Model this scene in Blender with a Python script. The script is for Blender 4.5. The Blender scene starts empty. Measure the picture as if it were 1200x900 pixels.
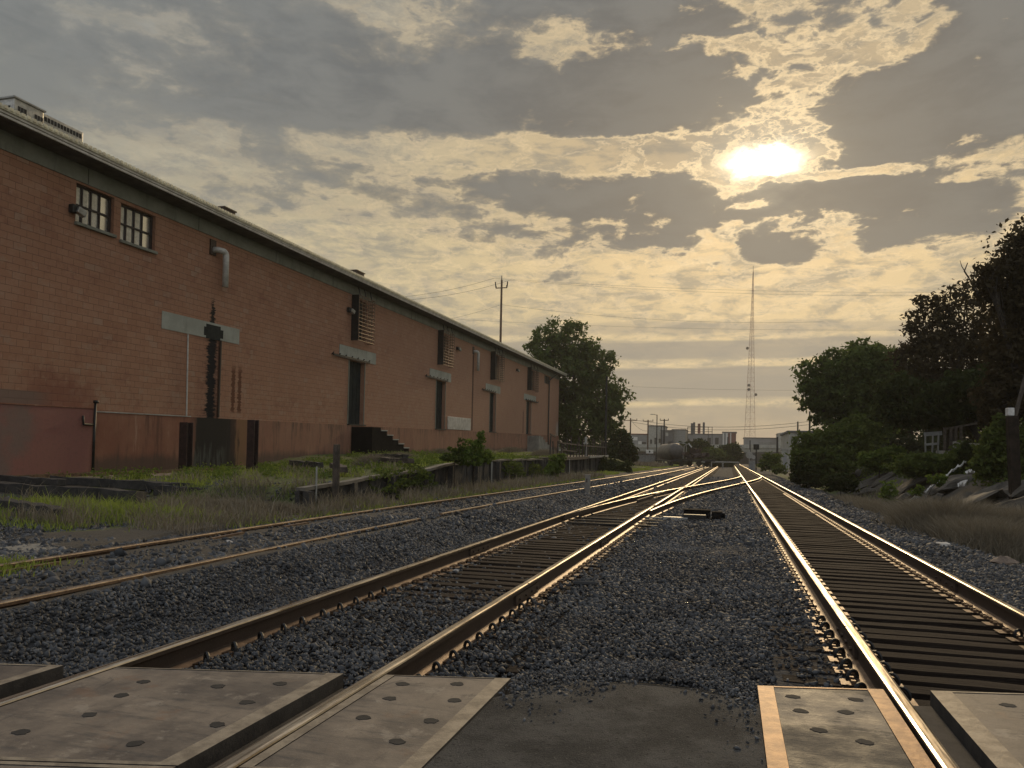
import bpy, bmesh, math, random
import numpy as np
from mathutils import Vector, Matrix, noise as mnoise

S = bpy.context.scene
C = S.collection
rnd = random.Random(7)
nrg = np.random.default_rng(7)

# ------------------------------------------------------------------ camera
FPX = 900.0; ROLL = .020; VPX, VPY = 855.0, 538.0; EYE = 1.25
PY = 534 - FPX * math.tan(math.radians(1.5))
d_ = Vector((VPX-600, -(VPY-PY), -FPX)).normalized()
e_ = Vector((1, -ROLL, 0))
u_ = e_.cross(d_).normalized()
if u_.y < 0: u_ = -u_
x_ = d_.cross(u_).normalized()
MW = Matrix((x_, d_, u_))            # camera vector -> world vector
cam = bpy.data.objects.new('camera', bpy.data.cameras.new('camera')); C.objects.link(cam)
cam.matrix_world = Matrix.Translation((0, 0, EYE)) @ MW.to_4x4()
cam.data.sensor_fit = 'HORIZONTAL'; cam.data.sensor_width = 36
cam.data.lens = 36*FPX/1200; cam.data.shift_y = (PY-450)/1200
cam.data.clip_start = .05; cam.data.clip_end = 6000
S.camera = cam

def ray(u, v): return MW @ Vector((u-600, -(v-PY), -FPX))
EY = Vector((0, 0, EYE))
def onz(u, v, z=0.):
    r = ray(u, v); return EY + r*((z-EYE)/r.z)
def ony(u, v, y):
    r = ray(u, v); return EY + r*(y/r.y)
def onx(u, v, x):
    r = ray(u, v); return EY + r*(x/r.x)
def azel(u, v):
    r = ray(u, v).normalized()
    return math.degrees(math.atan2(r.x, r.y)), math.degrees(math.asin(r.z))

# ------------------------------------------------------------------ node expression helper
class NT:
    def __init__(s, tree): s.t = tree; s.n = tree.nodes; s.l = tree.links
    def node(s, typ, **kw):
        nd = s.n.new(typ)
        for k, v in kw.items(): setattr(nd, k, v)
        return nd
    def put(s, sock, v):
        if isinstance(v, Ex): s.l.new(v.s, sock)
        elif isinstance(v, bpy.types.NodeSocket): s.l.new(v, sock)
        elif isinstance(v, (tuple, list)) and len(v) == 3 and sock.type == 'RGBA': sock.default_value = (*v, 1)
        else: sock.default_value = v
    def m(s, op, *a, clamp=False):
        nd = s.node('ShaderNodeMath', operation=op, use_clamp=clamp)
        for i, v in enumerate(a): s.put(nd.inputs[i], v)
        return Ex(s, nd.outputs[0])
    def xyz(s, x, y, z=0.):
        nd = s.node('ShaderNodeCombineXYZ')
        for i, v in enumerate((x, y, z)): s.put(nd.inputs[i], v)
        return Ex(s, nd.outputs[0])
    def sep(s, v):
        nd = s.node('ShaderNodeSeparateXYZ'); s.put(nd.inputs[0], v)
        return [Ex(s, o) for o in nd.outputs]
    def noise(s, vec, scale=5., detail=4., rough=.5, dist=0., lac=2.):
        nd = s.node('ShaderNodeTexNoise')
        s.put(nd.inputs['Vector'], vec)
        for k, v in (('Scale', scale), ('Detail', detail), ('Roughness', rough), ('Distortion', dist), ('Lacunarity', lac)): s.put(nd.inputs[k], v)
        return Ex(s, nd.outputs[0])
    def voro(s, vec, scale=5., feat='F1', out=0, rand=1.):
        nd = s.node('ShaderNodeTexVoronoi', feature=feat)
        s.put(nd.inputs['Vector'], vec); s.put(nd.inputs['Scale'], scale); s.put(nd.inputs['Randomness'], rand)
        return Ex(s, nd.outputs[out])
    def ss(s, v, a, b, lo=0., hi=1.):
        nd = s.node('ShaderNodeMapRange', interpolation_type='SMOOTHSTEP')
        for k, w in (('Value', v), ('From Min', a), ('From Max', b), ('To Min', lo), ('To Max', hi)): s.put(nd.inputs[k], w)
        return Ex(s, nd.outputs[0])
    def mix(s, f, a, b, mode='MIX'):
        nd = s.node('ShaderNodeMix', data_type='RGBA', blend_type=mode)
        s.put(nd.inputs[0], f); s.put(nd.inputs[6], a); s.put(nd.inputs[7], b)
        return Ex(s, nd.outputs[2])
    def ramp(s, v, stops):
        nd = s.node('ShaderNodeValToRGB'); s.put(nd.inputs[0], v)
        e = nd.color_ramp.elements
        while len(e) < len(stops): e.new(.5)
        for q, (p, c) in zip(e, stops): q.position = p; q.color = (*c, 1)
        return Ex(s, nd.outputs[0])
class Ex:
    def __init__(s, nt, sock): s.nt = nt; s.s = sock
    def __add__(a, b): return a.nt.m('ADD', a, b)
    __radd__ = __add__
    def __sub__(a, b): return a.nt.m('SUBTRACT', a, b)
    def __rsub__(a, b): return a.nt.m('SUBTRACT', b, a)
    def __mul__(a, b): return a.nt.m('MULTIPLY', a, b)
    __rmul__ = __mul__
    def __truediv__(a, b): return a.nt.m('DIVIDE', a, b)
    def __rtruediv__(a, b): return a.nt.m('DIVIDE', b, a)

# ------------------------------------------------------------------ sky
SAZ, SEL = azel(900, 190)
world = bpy.data.worlds.new('World'); S.world = world; world.use_nodes = True
nt = NT(world.node_tree); nt.n.clear()
tc = nt.node('ShaderNodeTexCoord')
D = tc.outputs['Generated']
dx, dy, dz = nt.sep(D)
az = nt.m('ARCTAN2', dx, dy)*57.29578
el = nt.m('ARCSINE', dz)*57.29578
dzc = nt.m('MAXIMUM', dz, 0.) + .10
P = nt.xyz(dx/dzc, dy/dzc, 0.)
Pb = nt.xyz(dx/dzc + 7.3, dy/dzc - 3.1, 2.)
Q = nt.xyz(az*.052, el*.115, 0.)
Qb = nt.xyz(az*.052 + 5.1, el*.115 - 2.7, 3.)
w1 = nt.noise(Q, 1.3, 6, .62) - .5
w2 = nt.noise(Qb, 1.5, 6, .62) - .5
big = nt.noise(Q, .8, 3, .5) - .5
f1 = nt.noise(Qb, 2.6, 9, .60, .3) - .5
f2 = nt.noise(Q, 8.5, 8, .64, .35) - .5
f3 = nt.noise(nt.xyz(az*.08, el*.30, 6.), 3., 8, .66, .6) - .5
azw = az + w1*12.
elw = el + w2*7.
def blob(lst, A=azw, E=elw, pw=1.4):
    tot = None
    for (u, v, su, sv, w) in lst:
        a0, e0 = azel(u, v)
        qa = (A-a0)*(15./su); qe = (E-e0)*(15./sv)
        q = qa*qa + qe*qe
        g = nt.m('EXPONENT', nt.m('POWER', q, pw)*-1.)*w
        tot = g if tot is None else tot+g
    return tot
near = nt.m('EXPONENT', ((az-SAZ)*(az-SAZ)*.5 + (el-SEL)*(el-SEL)*1.0)*(-1/120.))
near2 = nt.m('EXPONENT', ((az-SAZ)*(az-SAZ)*.30 + (el-SEL+5)*(el-SEL+5)*.8)*(-1/330.))
# heavy cloud banks (positive) and the openings between them (negative)
dark = blob([(690,122,190,46,.85),(540,95,130,44,.45),(1110,115,140,78,.95),(860,238,200,26,.75),(640,215,110,16,.35),
             (1020,222,90,20,.5),(905,283,40,9,.5),(1165,236,60,24,.6),(700,8,150,34,.7),(180,70,330,100,.45),
             (380,160,120,40,.3),(560,285,90,14,.3),(800,290,110,12,.35),(330,240,110,16,.4),(450,215,90,12,.35),(600,245,170,22,.5),(700,275,120,12,.4),(490,285,120,10,.35),(850,100,40,20,.3),(940,95,40,14,.3),(830,30,50,18,.4),(960,20,40,24,.4),(1050,262,50,10,.3)])
lite = blob([(905,62,100,46,.44),(640,62,60,34,.55),(880,108,60,20,.4),(1190,60,50,40,.4),(1000,40,60,36,.4),(500,70,40,40,.3),(120,10,90,18,.4),(460,10,70,14,.4)])
hole = blob([(888,187,48,14,1.7),(925,179,30,8,1.),(941,202,9,6,1.1),(878,240,22,4,.9)], az+w1*5., el+w2*3., 1.)
strip = blob([(600,182,270,17,.8),(700,180,120,12,.3),(1010,196,90,6,.8),(1120,200,50,6,.5)], az+w1*5., el+w2*3.)
# vertical order: warm bright field under the deck, grey deck above
deck = nt.ss(el, 17.5, 25.)
dens = dark - lite - hole - strip + big*1.0 + f1*(2.3+near*1.0) + f2*(.5+near2*1.1) + deck*.30 - .12 - nt.ss(el, 15., 11.)*.35
soft = nt.ss(az, -6., -26.)*.5 + nt.ss(el, 16., 10.)*.3           # away from the sun the edges melt
cover = nt.ss(dens, -.10 - soft*.35, .46 + soft*.6)
pale = nt.mix(nt.ss(el, 25., 12.), (.245,.258,.250), (.44,.39,.255))
bright = nt.mix(near2, pale, (.63,.47,.225))
bright = nt.mix(near, bright, (.88,.61,.29))
bright = nt.mix(nt.ss(f3*.9+f2*.6, -.10, .13, 0., 1.)*(.74+near*.06), bright, nt.mix(near2, (.195,.205,.192), (.235,.205,.145)))
darkc = nt.mix(nt.ss(el, 14., 26.), (.150,.148,.125), (.112,.126,.132))
darkc = nt.mix(near2, darkc, (.082,.079,.070))
darkc = nt.mix(near*.9, darkc, (.125,.104,.076))
darkc = nt.mix(nt.ss(f1 + f3*.5, -.14, .14, 0., .5), darkc, nt.mix(near2, (.215,.225,.215), (.155,.138,.108)))
sky = nt.mix(cover, bright, darkc)
# silver lining
e1 = dens + f2*.55
rdg = 1. - nt.m('ABSOLUTE', nt.noise(nt.xyz(az*.07 + w1*1.2, el*.17 + w2*1.2, 9.), 3.4, 7, .62, .4) - .5)*9.
fil = nt.ss(rdg + f2*1.2, .50, 1.15)*(1.-cover)
sky = nt.mix((1.-cover)*near*nt.ss(el, SEL-4., SEL+2.)*.92, sky, (.225,.188,.135))
sky = nt.mix(fil*nt.m('MAXIMUM', near*.75, near2*.40), sky, (1.0,.74,.40))
rim = nt.ss(e1, -.05, .10)*nt.ss(e1, .34, .14)*nt.m('MAXIMUM', near, near2*.55)
sky = nt.mix(rim*.6, sky, (1.05,.78,.42))
# stratus bands just above the horizon
sn = nt.noise(nt.xyz(az*.05, el*.55, 3.), 1.6, 6, .6) - .5
fx, fy = math.sin(math.radians(-12)), math.cos(math.radians(-12))
eb = nt.m('ARCTAN2', dz, dx*fx + dy*fy)*57.29578 + sn*1.6 - az*.02
def band(lo, hi, w): return nt.ss(eb, lo-.35, lo+.1)*nt.ss(eb, hi+.35, hi-.1)*w
bands = band(7.5, 8.6, .8) + band(4.5, 6.7, .95) + band(-3., 3.7, .85) + band(9.3, 9.8, .5)
bcol = nt.mix(nt.ss(el, 0., 4.5), (.32,.25,.185), (.185,.168,.142))
sky = nt.mix(nt.m('MINIMUM', nt.ss(el, 11.5, 10.)*bands*(sn*.8+1.), 1.), sky, bcol)
# unseen vault overhead and behind the viewer, bluer and brighter for fill light
sky = nt.mix(nt.ss(el, 30., 48.)*.7, sky, (.56,.60,.66))
sky = nt.mix(nt.ss(dy, .1, -.5)*nt.ss(el, -2., 6.)*.8, sky, (.52,.55,.60))
# the sun shining through the gap
rr = (az-SAZ)*(az-SAZ)*.55 + (el-SEL)*(el-SEL)*1.1
rc = (az-SAZ-f1*5.)*(az-SAZ-f1*5.)*.50 + (el-SEL+f2*3.)*(el-SEL+f2*3.)*2.8
core = nt.m('EXPONENT', rc*-.62)*nt.ss(dens, .02, -.45)
halo = nt.m('EXPONENT', rr*-.10)*nt.ss(dens, 1.6, .0)
veil = nt.m('EXPONENT', rr*-.02)
glow = nt.node('ShaderNodeVectorMath', operation='SCALE'); nt.put(glow.inputs[0], (1.,.84,.56)); nt.put(glow.inputs[3], core*5. + halo*.26 + veil*.015)
add = nt.node('ShaderNodeVectorMath', operation='ADD'); nt.put(add.inputs[0], sky); nt.l.new(glow.outputs[0], add.inputs[1])
sc = nt.node('ShaderNodeVectorMath', operation='SCALE'); nt.l.new(add.outputs[0], sc.inputs[0]); sc.inputs[3].default_value = 10.
nish = nt.node('ShaderNodeTexSky', sky_type='NISHITA', sun_disc=False, sun_elevation=math.radians(SEL), sun_rotation=math.radians(SAZ))
mixs = nt.mix(.965, nish.outputs[0], sc.outputs[0])
bg = nt.node('ShaderNodeBackground'); nt.put(bg.inputs[0], mixs); bg.inputs[1].default_value = .1
out = nt.node('ShaderNodeOutputWorld'); nt.l.new(bg.outputs[0], out.inputs[0])
world.cycles.sampling_method = 'MANUAL'; world.cycles.sample_map_resolution = 1024

# ------------------------------------------------------------------ sun (half veiled by the clouds)
sl = bpy.data.lights.new('sun', 'SUN'); sl.energy = 1.4; sl.angle = math.radians(5.); sl.color = (1., .74, .42)
sun = bpy.data.objects.new('sun', sl); C.objects.link(sun)
a, e = math.radians(SAZ), math.radians(SEL)
sdir = Vector((math.sin(a)*math.cos(e), math.cos(a)*math.cos(e), math.sin(e)))
sun.rotation_euler = sdir.to_track_quat('Z', 'Y').to_euler()

vs = S.view_settings; vs.view_transform = 'Standard'; vs.look = 'None'; vs.exposure = .22; vs.gamma = 1; vs.use_curve_mapping = False
S.render.engine = 'CYCLES'
S.render.resolution_x = 1024; S.render.resolution_y = 768

# ------------------------------------------------------------------ materials
def mat(name, fn):
    m = bpy.data.materials.new(name); m.use_nodes = True
    t = NT(m.node_tree); t.n.clear()
    b = t.node('ShaderNodeBsdfPrincipled'); o = t.node('ShaderNodeOutputMaterial')
    t.l.new(b.outputs[0], o.inputs[0])
    t.b = b; t.out = o
    c = t.node('ShaderNodeTexCoord'); t.obj = c.outputs['Object']; t.uv = c.outputs['UV']
    g = t.node('ShaderNodeNewGeometry'); t.pos = g.outputs['Position']; t.geo = g
    fn(t, b); return m
def bump(t, h, dist=.01, strength=1.):
    n = t.node('ShaderNodeBump'); t.put(n.inputs['Height'], h); n.inputs['Distance'].default_value = dist
    n.inputs['Strength'].default_value = strength
    t.l.new(n.outputs[0], t.b.inputs['Normal'])
def plain(name, c1, c2=None, rough=.8, scale=4., metal=0., bd=.003, detail=6, spec=.5, lo=.35, hi=.65):
    c2 = c2 or tuple(x*.6 for x in c1)
    def f(t, b):
        n = t.noise(t.pos, scale, detail, .65)
        t.put(b.inputs['Base Color'], t.mix(t.ss(n, lo, hi), c2, c1))
        b.inputs['Roughness'].default_value = rough; b.inputs['Metallic'].default_value = metal
        b.inputs['Specular IOR Level'].default_value = spec
        if bd: bump(t, t.noise(t.pos, scale*6, 5, .7), bd)
    return mat(name, f)

# ground: mask attribute (r = ballast, g = grass, b = pale gravel)
def m_ground(t, b):
    a = t.node('ShaderNodeAttribute', attribute_name='ground_kind')
    r, g, l = t.sep(a.outputs['Color'])
    P_ = t.pos
    v = t.voro(P_, 21.); vc = t.node('ShaderNodeTexVoronoi'); t.put(vc.inputs['Vector'], P_); vc.inputs['Scale'].default_value = 21.
    cr = t.sep(vc.outputs['Color'])[0]
    n1 = t.noise(P_, .9, 7, .65); n2 = t.noise(P_, 7., 7, .7); n3 = t.noise(P_, 60., 4, .7)
    ball = t.mix(cr, (.014,.0145,.016), (.060,.061,.063))
    ball = t.mix(t.ss(n1, .42, .7), ball, (.042,.038,.036))
    dirt = t.mix(n2, (.040,.034,.028), (.105,.090,.070))
    dirt = t.mix(t.ss(n3, .5, .8), dirt, (.16,.145,.12))
    gras = t.mix(t.ss(n2, .35, .65), (.045,.060,.018), (.12,.13,.045))
    pale = t.mix(n3, (.16,.145,.12), (.34,.31,.26))
    c = t.mix(t.ss(r + (n2-.5)*.8, .35, .65), dirt, ball)
    c = t.mix(t.ss(g + (n1-.5)*.9 + (n2-.5)*.5, .4, .6), c, gras)
    c = t.mix(t.ss(l + (n2-.5)*.9, .4, .6), c, pale)
    t.put(b.inputs['Base Color'], c); b.inputs['Roughness'].default_value = .95; b.inputs['Specular IOR Level'].default_value = .25
    bump(t, (1.-v)*.7*r + n2*.8 + n3*.3, .035)
M_ground = mat('ground', m_ground)
def m_stone(t, b):
    i = t.node('ShaderNodeAttribute', attribute_name='tone')
    c = t.mix(t.sep(i.outputs['Color'])[0], (.011,.012,.0135), (.112,.116,.123))
    n = t.noise(t.pos, 40., 4, .7); c = t.mix(t.ss(t.noise(t.pos, .55, 6, .7), .47, .68)*.38, c, (.135,.135,.135)); c = t.mix(t.ss(t.noise(t.pos, 1.1, 5, .7), .50, .40)*.35, c, (.022,.018,.015))
    t.put(b.inputs['Base Color'], t.mix(t.ss(n, .55, .75)*.5, c, (.12,.10,.08))); b.inputs['Roughness'].default_value = .72
    b.inputs['Specular IOR Level'].default_value = .35
M_stone = mat('ballast_stone', m_stone)
def m_asphalt(t, b):
    n = t.noise(t.pos, 2.2, 8, .7); f = t.noise(t.pos, 90., 4, .8); v = t.voro(t.pos, 120.)
    c = t.mix(t.ss(n, .38, .62), (.045,.044,.043), (.115,.110,.102))
    c = t.mix(t.ss(f, .58, .68), c, (.20,.19,.17)); c = t.mix(t.ss(t.noise(t.pos, 38., 5, .8), .56, .64), c, (.015,.015,.015))
    t.put(b.inputs['Base Color'], c); b.inputs['Roughness'].default_value = .9; b.inputs['Specular IOR Level'].default_value = .3
    bump(t, n*2. + f*.9 + t.noise(t.pos, 30., 6, .8)*1.2 + v*.5, .025)
M_asphalt = mat('asphalt', m_asphalt)
def m_railtop(t, b):
    n = t.noise(t.pos, 3., 6, .7); x, y, z = t.sep(t.pos)
    s = t.noise(t.xyz(x*60., y*1.5, 0.), 1., 4, .7)
    t.put(b.inputs['Base Color'], t.mix(t.ss(n*.5+s*.5, .35, .65), (.30,.235,.17), (.62,.55,.45)))
    b.inputs['Metallic'].default_value = 1.; t.put(b.inputs['Roughness'], t.ss(s, .3, .7, .22, .42))
M_railtop = mat('polished_steel', m_railtop)
def m_rust(t, b):
    n = t.noise(t.pos, 5., 7, .7); f = t.noise(t.pos, 60., 5, .7)
    c = t.mix(n, (.030,.021,.016), (.085,.055,.038)); c = t.mix(t.ss(f, .58, .75), c, (.12,.085,.06))
    t.put(b.inputs['Base Color'], c); b.inputs['Roughness'].default_value = .62; b.inputs['Metallic'].default_value = .35
    bump(t, f, .002)
M_rust = mat('rusty_steel', m_rust)
M_rustold = plain('old_rail_rust', (.20,.125,.07), (.09,.05,.03), .6, 9., .3)
def m_tie(t, b):
    x, y, z = t.sep(t.obj); r = t.node('ShaderNodeObjectInfo').outputs['Random']
    g = t.noise(t.xyz(x*1.5, y*38., z*38.), 1., 7, .7, .4); n = t.noise(t.pos, 4., 6, .7)
    c = t.mix(t.ss(g, .38, .75), (.014,.010,.008), (.055,.041,.031)); c = t.mix(t.ss(n, .45, .75), c, (.030,.022,.017))
    c = t.mix(Ex(t, r)*.3, c, (.060,.042,.030))
    t.put(b.inputs['Base Color'], c); b.inputs['Roughness'].default_value = .9; b.inputs['Specular IOR Level'].default_value = .12
    bump(t, g, .02)
M_tie = mat('creosote_wood', m_tie)
def m_panel(t, b):
    x, y, z = t.sep(t.pos)
    n = t.noise(t.pos, 1.6, 8, .7); s = t.noise(t.xyz(x*2.5, y*16., 0.), 1., 7, .7); f = t.noise(t.pos, 70., 4, .7)
    c = t.mix(t.ss(n, .33, .68), (.075,.058,.044), (.225,.178,.130))
    c = t.mix(t.ss(s, .50, .68)*.75, c, (.052,.045,.039)); c = t.mix(t.ss(t.noise(t.xyz(x*9., y*2., 5.), 1., 7, .75), .56, .66)*.5, c, (.035,.031,.028)); c = t.mix(t.ss(f, .62, .8)*.6, c, (.30,.26,.21))
    t.put(b.inputs['Base Color'], c); t.put(b.inputs['Roughness'], t.ss(n, .3, .7, .5, .75))
    c = t.mix(t.ss(t.noise(t.pos, 4.5, 8, .75), .56, .64)*.5, c, (.30,.25,.19)); c = t.mix(t.ss(t.noise(t.pos, 3.3, 7, .75, .5), .60, .68)*.7, c, (.04,.034,.030)); c = t.mix(t.ss(t.noise(t.pos, 2.1, 6, .7), .58, .68)*.4, c, (.17,.085,.04)); t.put(b.inputs['Base Color'], c)
    bump(t, s*.6+f*.4, .004)
M_panel = mat('worn_concrete_panel', m_panel)
def m_panel_dirty(t, b):
    x, y, z = t.sep(t.pos)
    n = t.noise(t.pos, 3.1, 8, .7); s = t.noise(t.xyz(x*3., y*14., 0.), 1.2, 7, .75); f = t.noise(t.pos, 70., 4, .7)
    c = t.mix(t.ss(n, .33, .68), (.10,.082,.066), (.185,.155,.12))
    edge = t.ss(y, 4.20, 3.75)*.17
    edge = edge + t.ss(y, 4.52, 4.6)*.2
    c = t.mix(t.ss(s*.5 + n*.5 + edge, .545, .60), c, (.028,.026,.025)); c = t.mix(t.ss(f, .66, .8)*.6, c, (.33,.29,.24))
    t.put(b.inputs['Base Color'], c); t.put(b.inputs['Roughness'], t.ss(n, .3, .7, .5, .8))
    bump(t, s+f*.4, .008)
M_panel_dirty = mat('stained_concrete_panel', m_panel_dirty)
M_edge = plain('panel_edge', (.30,.245,.175), (.17,.135,.095), .6, 9., .2)
M_edge_orange = plain('orange_lit_panel_edge', (.46,.25,.105), (.24,.12,.05), .55, 9., .2)  # orange of the low sun on these strips is put into their colour
M_soot = plain('black_paint', (.012,.011,.011), None, .95, spec=.05)
M_hole = plain('pocket_dark', (.02,.018,.016), None, .9)

# warehouse: UV = metres along the wall, metres up
def m_block(t, b):
    u, v, _ = t.sep(t.uv)
    n1 = t.noise(t.uv, .35, 6, .6); n2 = t.noise(t.uv, 2.2, 7, .7); n3 = t.noise(t.uv, 30., 5, .7)
    br = t.node('ShaderNodeTexBrick'); t.put(br.inputs['Vector'], t.uv)
    br.inputs['Color1'].default_value = (0,0,0,1); br.inputs['Color2'].default_value = (1,1,1,1); br.inputs['Mortar'].default_value = (.5,.5,.5,1)
    br.inputs['Scale'].default_value = 1.; br.inputs['Mortar Size'].default_value = .007; br.inputs['Mortar Smooth'].default_value = .4
    br.inputs['Brick Width'].default_value = .40; br.inputs['Row Height'].default_value = .20
    bc = t.sep(br.outputs['Color'])[0]; mo = Ex(t, br.outputs['Fac'])
    c = t.mix(bc, (.285,.140,.084), (.345,.185,.115))
    c = t.mix(t.ss(n1, .35, .65), c, (.305,.155,.094)); n4 = t.noise(t.uv, .9, 7, .72); c = t.mix(t.ss(n4, .52, .62)*.38, c, (.36,.215,.145)); c = t.mix(t.ss(n4, .46, .38)*.35, c, (.185,.080,.052)); c = t.mix(t.ss(bc*.55+n2*.45, .72, .80)*.6, c, (.31,.21,.15))
    c = t.mix(t.ss(n2, .62, .8)*.5, c, (.13,.06,.04)); c = t.mix(mo*t.ss(n2, .25, .55)*.8, c, (.115,.058,.040)); c = t.mix(t.ss(t.noise(t.uv, 5., 6, .75), .58, .68)*.35, c, (.40,.28,.21))
    # paler, less red wall towards the far end
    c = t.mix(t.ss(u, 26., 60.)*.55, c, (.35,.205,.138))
    # bare patches low on the wall
    c = t.mix(t.ss(n2 + t.ss(v, 4.6, 2.2)*.10, .60, .66)*.55, c, (.33,.20,.13))
    c = t.mix(t.ss(u + (n2-.5)*2., 19.6, 18.0)*t.ss(v + (n2-.5)*1.5, 3.2, 2.5)*t.ss(u + (n2-.5)*2., 15.8, 17.2)*.6, c, (.17,.055,.036))
    c = t.mix(t.ss(u, 17.6, 16.6)*t.ss(v, 2.45, 2.4)*.8, c, (.15,.11,.09))
    # water stain under the broken pipe
    def streak(u0, w, top, bot, col, c, k=1., amp=.35):
        e = t.m('ABSOLUTE', u - u0) + (t.noise(t.xyz(u*1., v*5., 1.), 2.2, 6, .7)-.5)*amp
        return t.mix(t.ss(e, w, w*.7)*t.ss(v, top, top-.5)*t.ss(v, bot-.1, bot+.1)*k, c, col)
    c = streak(24.58, .42, 5.2, 1.6, (.09,.04,.025), c, .6, 1.6)
    c = streak(24.95, .07, 5.2, 1.6, (.06,.020,.012), c, .9, .06)
    c = streak(24.52, .27 - t.ss(v, 4.4, 6.4)*.19, 6.6, 1.5, (.010,.008,.008), c, 1., 1.0)
    c = streak(25.9, .13, 4.2, 2.2, (.095,.028,.012), c, .9, .45); c = streak(26.32, .13, 4.2, 2.2, (.095,.028,.012), c, .9, .45)
    c = streak(56.8, .22, 8.3, 2., (.07,.028,.018), c, .9, .15)
    c = streak(73.5, .25, 4.5, 2., (.14,.07,.045), c, .8, .3)
    # peeling pale paint at the far corner
    c = t.mix(t.ss(u + (n2-.5)*5., 89.5, 90.5)*t.ss(v + (n2-.5)*3., 4., 2.5), c, (.42,.36,.30))
    t.put(b.inputs['Base Color'], c); b.inputs['Roughness'].default_value = .85; b.inputs['Specular IOR Level'].default_value = .3
    bump(t, bc*.15 + n3*.35 - mo*.8, .008)
M_block = mat('painted_block', m_block)
def m_found(t, b):
    u, v, _ = t.sep(t.uv)
    n1 = t.noise(t.uv, .5, 6, .6); st = t.noise(t.xyz(u*2.2, v*.22, 0.), 1.2, 8, .75); n3 = t.noise(t.uv, 20., 6, .7)
    c = t.mix(t.ss(n1, .35, .65), (.205,.082,.050), (.26,.125,.078))
    c = t.mix(t.ss(st, .50, .64)*.75, c, (.105,.050,.034)); c = t.mix(t.ss(st, .42, .34)*.6, c, (.36,.23,.16))
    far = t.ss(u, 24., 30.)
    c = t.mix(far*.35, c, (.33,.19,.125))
    st2 = t.noise(t.xyz(u*3., v*.35, 7.), 1.5, 8, .75)
    c = t.mix(far*t.ss(st2 + t.ss(v, 1.2, 2.)*.05, .52, .66)*.75, c, (.075,.05,.038))
    c = t.mix(t.ss(v + (n1-.5)*.6 - st*.6, .42, .05)*.7, c, (.05,.042,.034))
    # soaked dark green-grey patch under the pipe stain
    e = t.m('ABSOLUTE', u-24.6) + (st-.5)*2.2
    stf = t.noise(t.xyz(u*5., v*.5, 4.), 1.3, 7, .75)
    c = t.mix(t.ss(e, 1.5, .8), c, t.mix(t.ss(stf + t.ss(v, .5, 1.9)*.30, .44, .58), (.050,.054,.048), (.006,.006,.006)))
    e2 = t.m('ABSOLUTE', u-26.4) + (st-.5)*1.; c = t.mix(t.ss(e2, .5, .2)*.7, c, (.19,.105,.045)); e3 = t.m('ABSOLUTE', u-25.7) + (stf-.5)*1.6; c = t.mix(t.ss(e3, .5, .2)*.8, c, (.008,.007,.007))
    t.put(b.inputs['Base Color'], c); b.inputs['Roughness'].default_value = .85; b.inputs['Specular IOR Level'].default_value = .3
    bump(t, n3*.6+st, .01)
M_found = mat('streaked_foundation', m_found)
def m_ramp(t, b):
    u, v, _ = t.sep(t.uv); n = t.noise(t.uv, .7, 6, .6); f = t.noise(t.uv, 9., 6, .7)
    c = t.mix(t.ss(n + t.ss(u, 15.8, 17.6)*.25, .45, .65), (.17,.105,.085), (.23,.092,.072))
    c = t.mix(t.ss(f, .5, .75)*.4, c, (.08,.05,.04))
    t.put(b.inputs['Base Color'], c); b.inputs['Roughness'].default_value = .75; bump(t, f, .006)
M_ramp = mat('maroon_dock_face', m_ramp)
def m_conc(name, a, c2, stain=.5):
    def f(t, b):
        n = t.noise(t.pos, 1.3, 7, .65); x, y, z = t.sep(t.pos); s = t.noise(t.xyz(x*1., y*1.4, z*.25), 2., 7, .7); f_ = t.noise(t.pos, 25., 5, .7)
        c = t.mix(t.ss(n, .35, .65), a, c2); c = t.mix(t.ss(s, .52, .7)*stain, c, tuple(q*.4 for q in a))
        t.put(b.inputs['Base Color'], c); b.inputs['Roughness'].default_value = .85; bump(t, n+f_*.5, .006)
    return mat(name, f)
M_beam = m_conc('grey_green_concrete', (.165,.165,.130), (.215,.215,.175))
M_lintel = m_conc('lintel_paint', (.26,.265,.225), (.33,.335,.29), .3)
M_concp = m_conc('pale_concrete', (.26,.25,.22), (.36,.35,.31))
M_conc = m_conc('grey_concrete', (.19,.175,.15), (.28,.26,.22))
M_rubble = m_conc('rubble_concrete', (.050,.043,.034), (.10,.085,.066), .8)
M_farconc = m_conc('bridge_concrete', (.20,.20,.17), (.27,.26,.22))
M_roof = plain('roof_metal', (.66,.62,.46), (.48,.44,.33), .5, 3., .2)
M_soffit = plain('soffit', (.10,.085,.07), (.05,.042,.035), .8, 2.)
M_fascia = plain('fascia', (.62,.59,.54), (.45,.42,.37), .5, 3., .1)
M_dark = plain('dark_metal', (.022,.021,.020), (.014,.013,.012), .5, 6., .3)
M_door = plain('black_green_door', (.022,.027,.026), (.012,.015,.015), .85, 3., spec=.15)
M_frame = plain('window_frame', (.035,.022,.018), None, .6)
def m_pane(t, b):
    n = t.noise(t.pos, 2.5, 3, .6); t.put(b.inputs['Base Color'], t.mix(n, (.55,.52,.45), (.75,.70,.60)))
    b.inputs['Metallic'].default_value = .75; b.inputs['Roughness'].default_value = .22; bump(t, n, .01)
M_pane = mat('reflecting_pane', m_pane)
M_curtain = plain('cream_curtain', (.80,.74,.60), (.60,.55,.45), .9, 8.)
M_pvc = plain('pale_pipe', (.52,.50,.46), (.38,.36,.33), .4, 6.)
M_white = plain('white_paint', (.70,.68,.64), (.50,.48,.45), .6, 6.)
M_grey = plain('grey_sheet', (.24,.24,.23), (.16,.16,.155), .5, 3., .3)
M_galv = plain('galvanised', (.42,.41,.38), (.28,.27,.25), .4, 8., .6)
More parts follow.
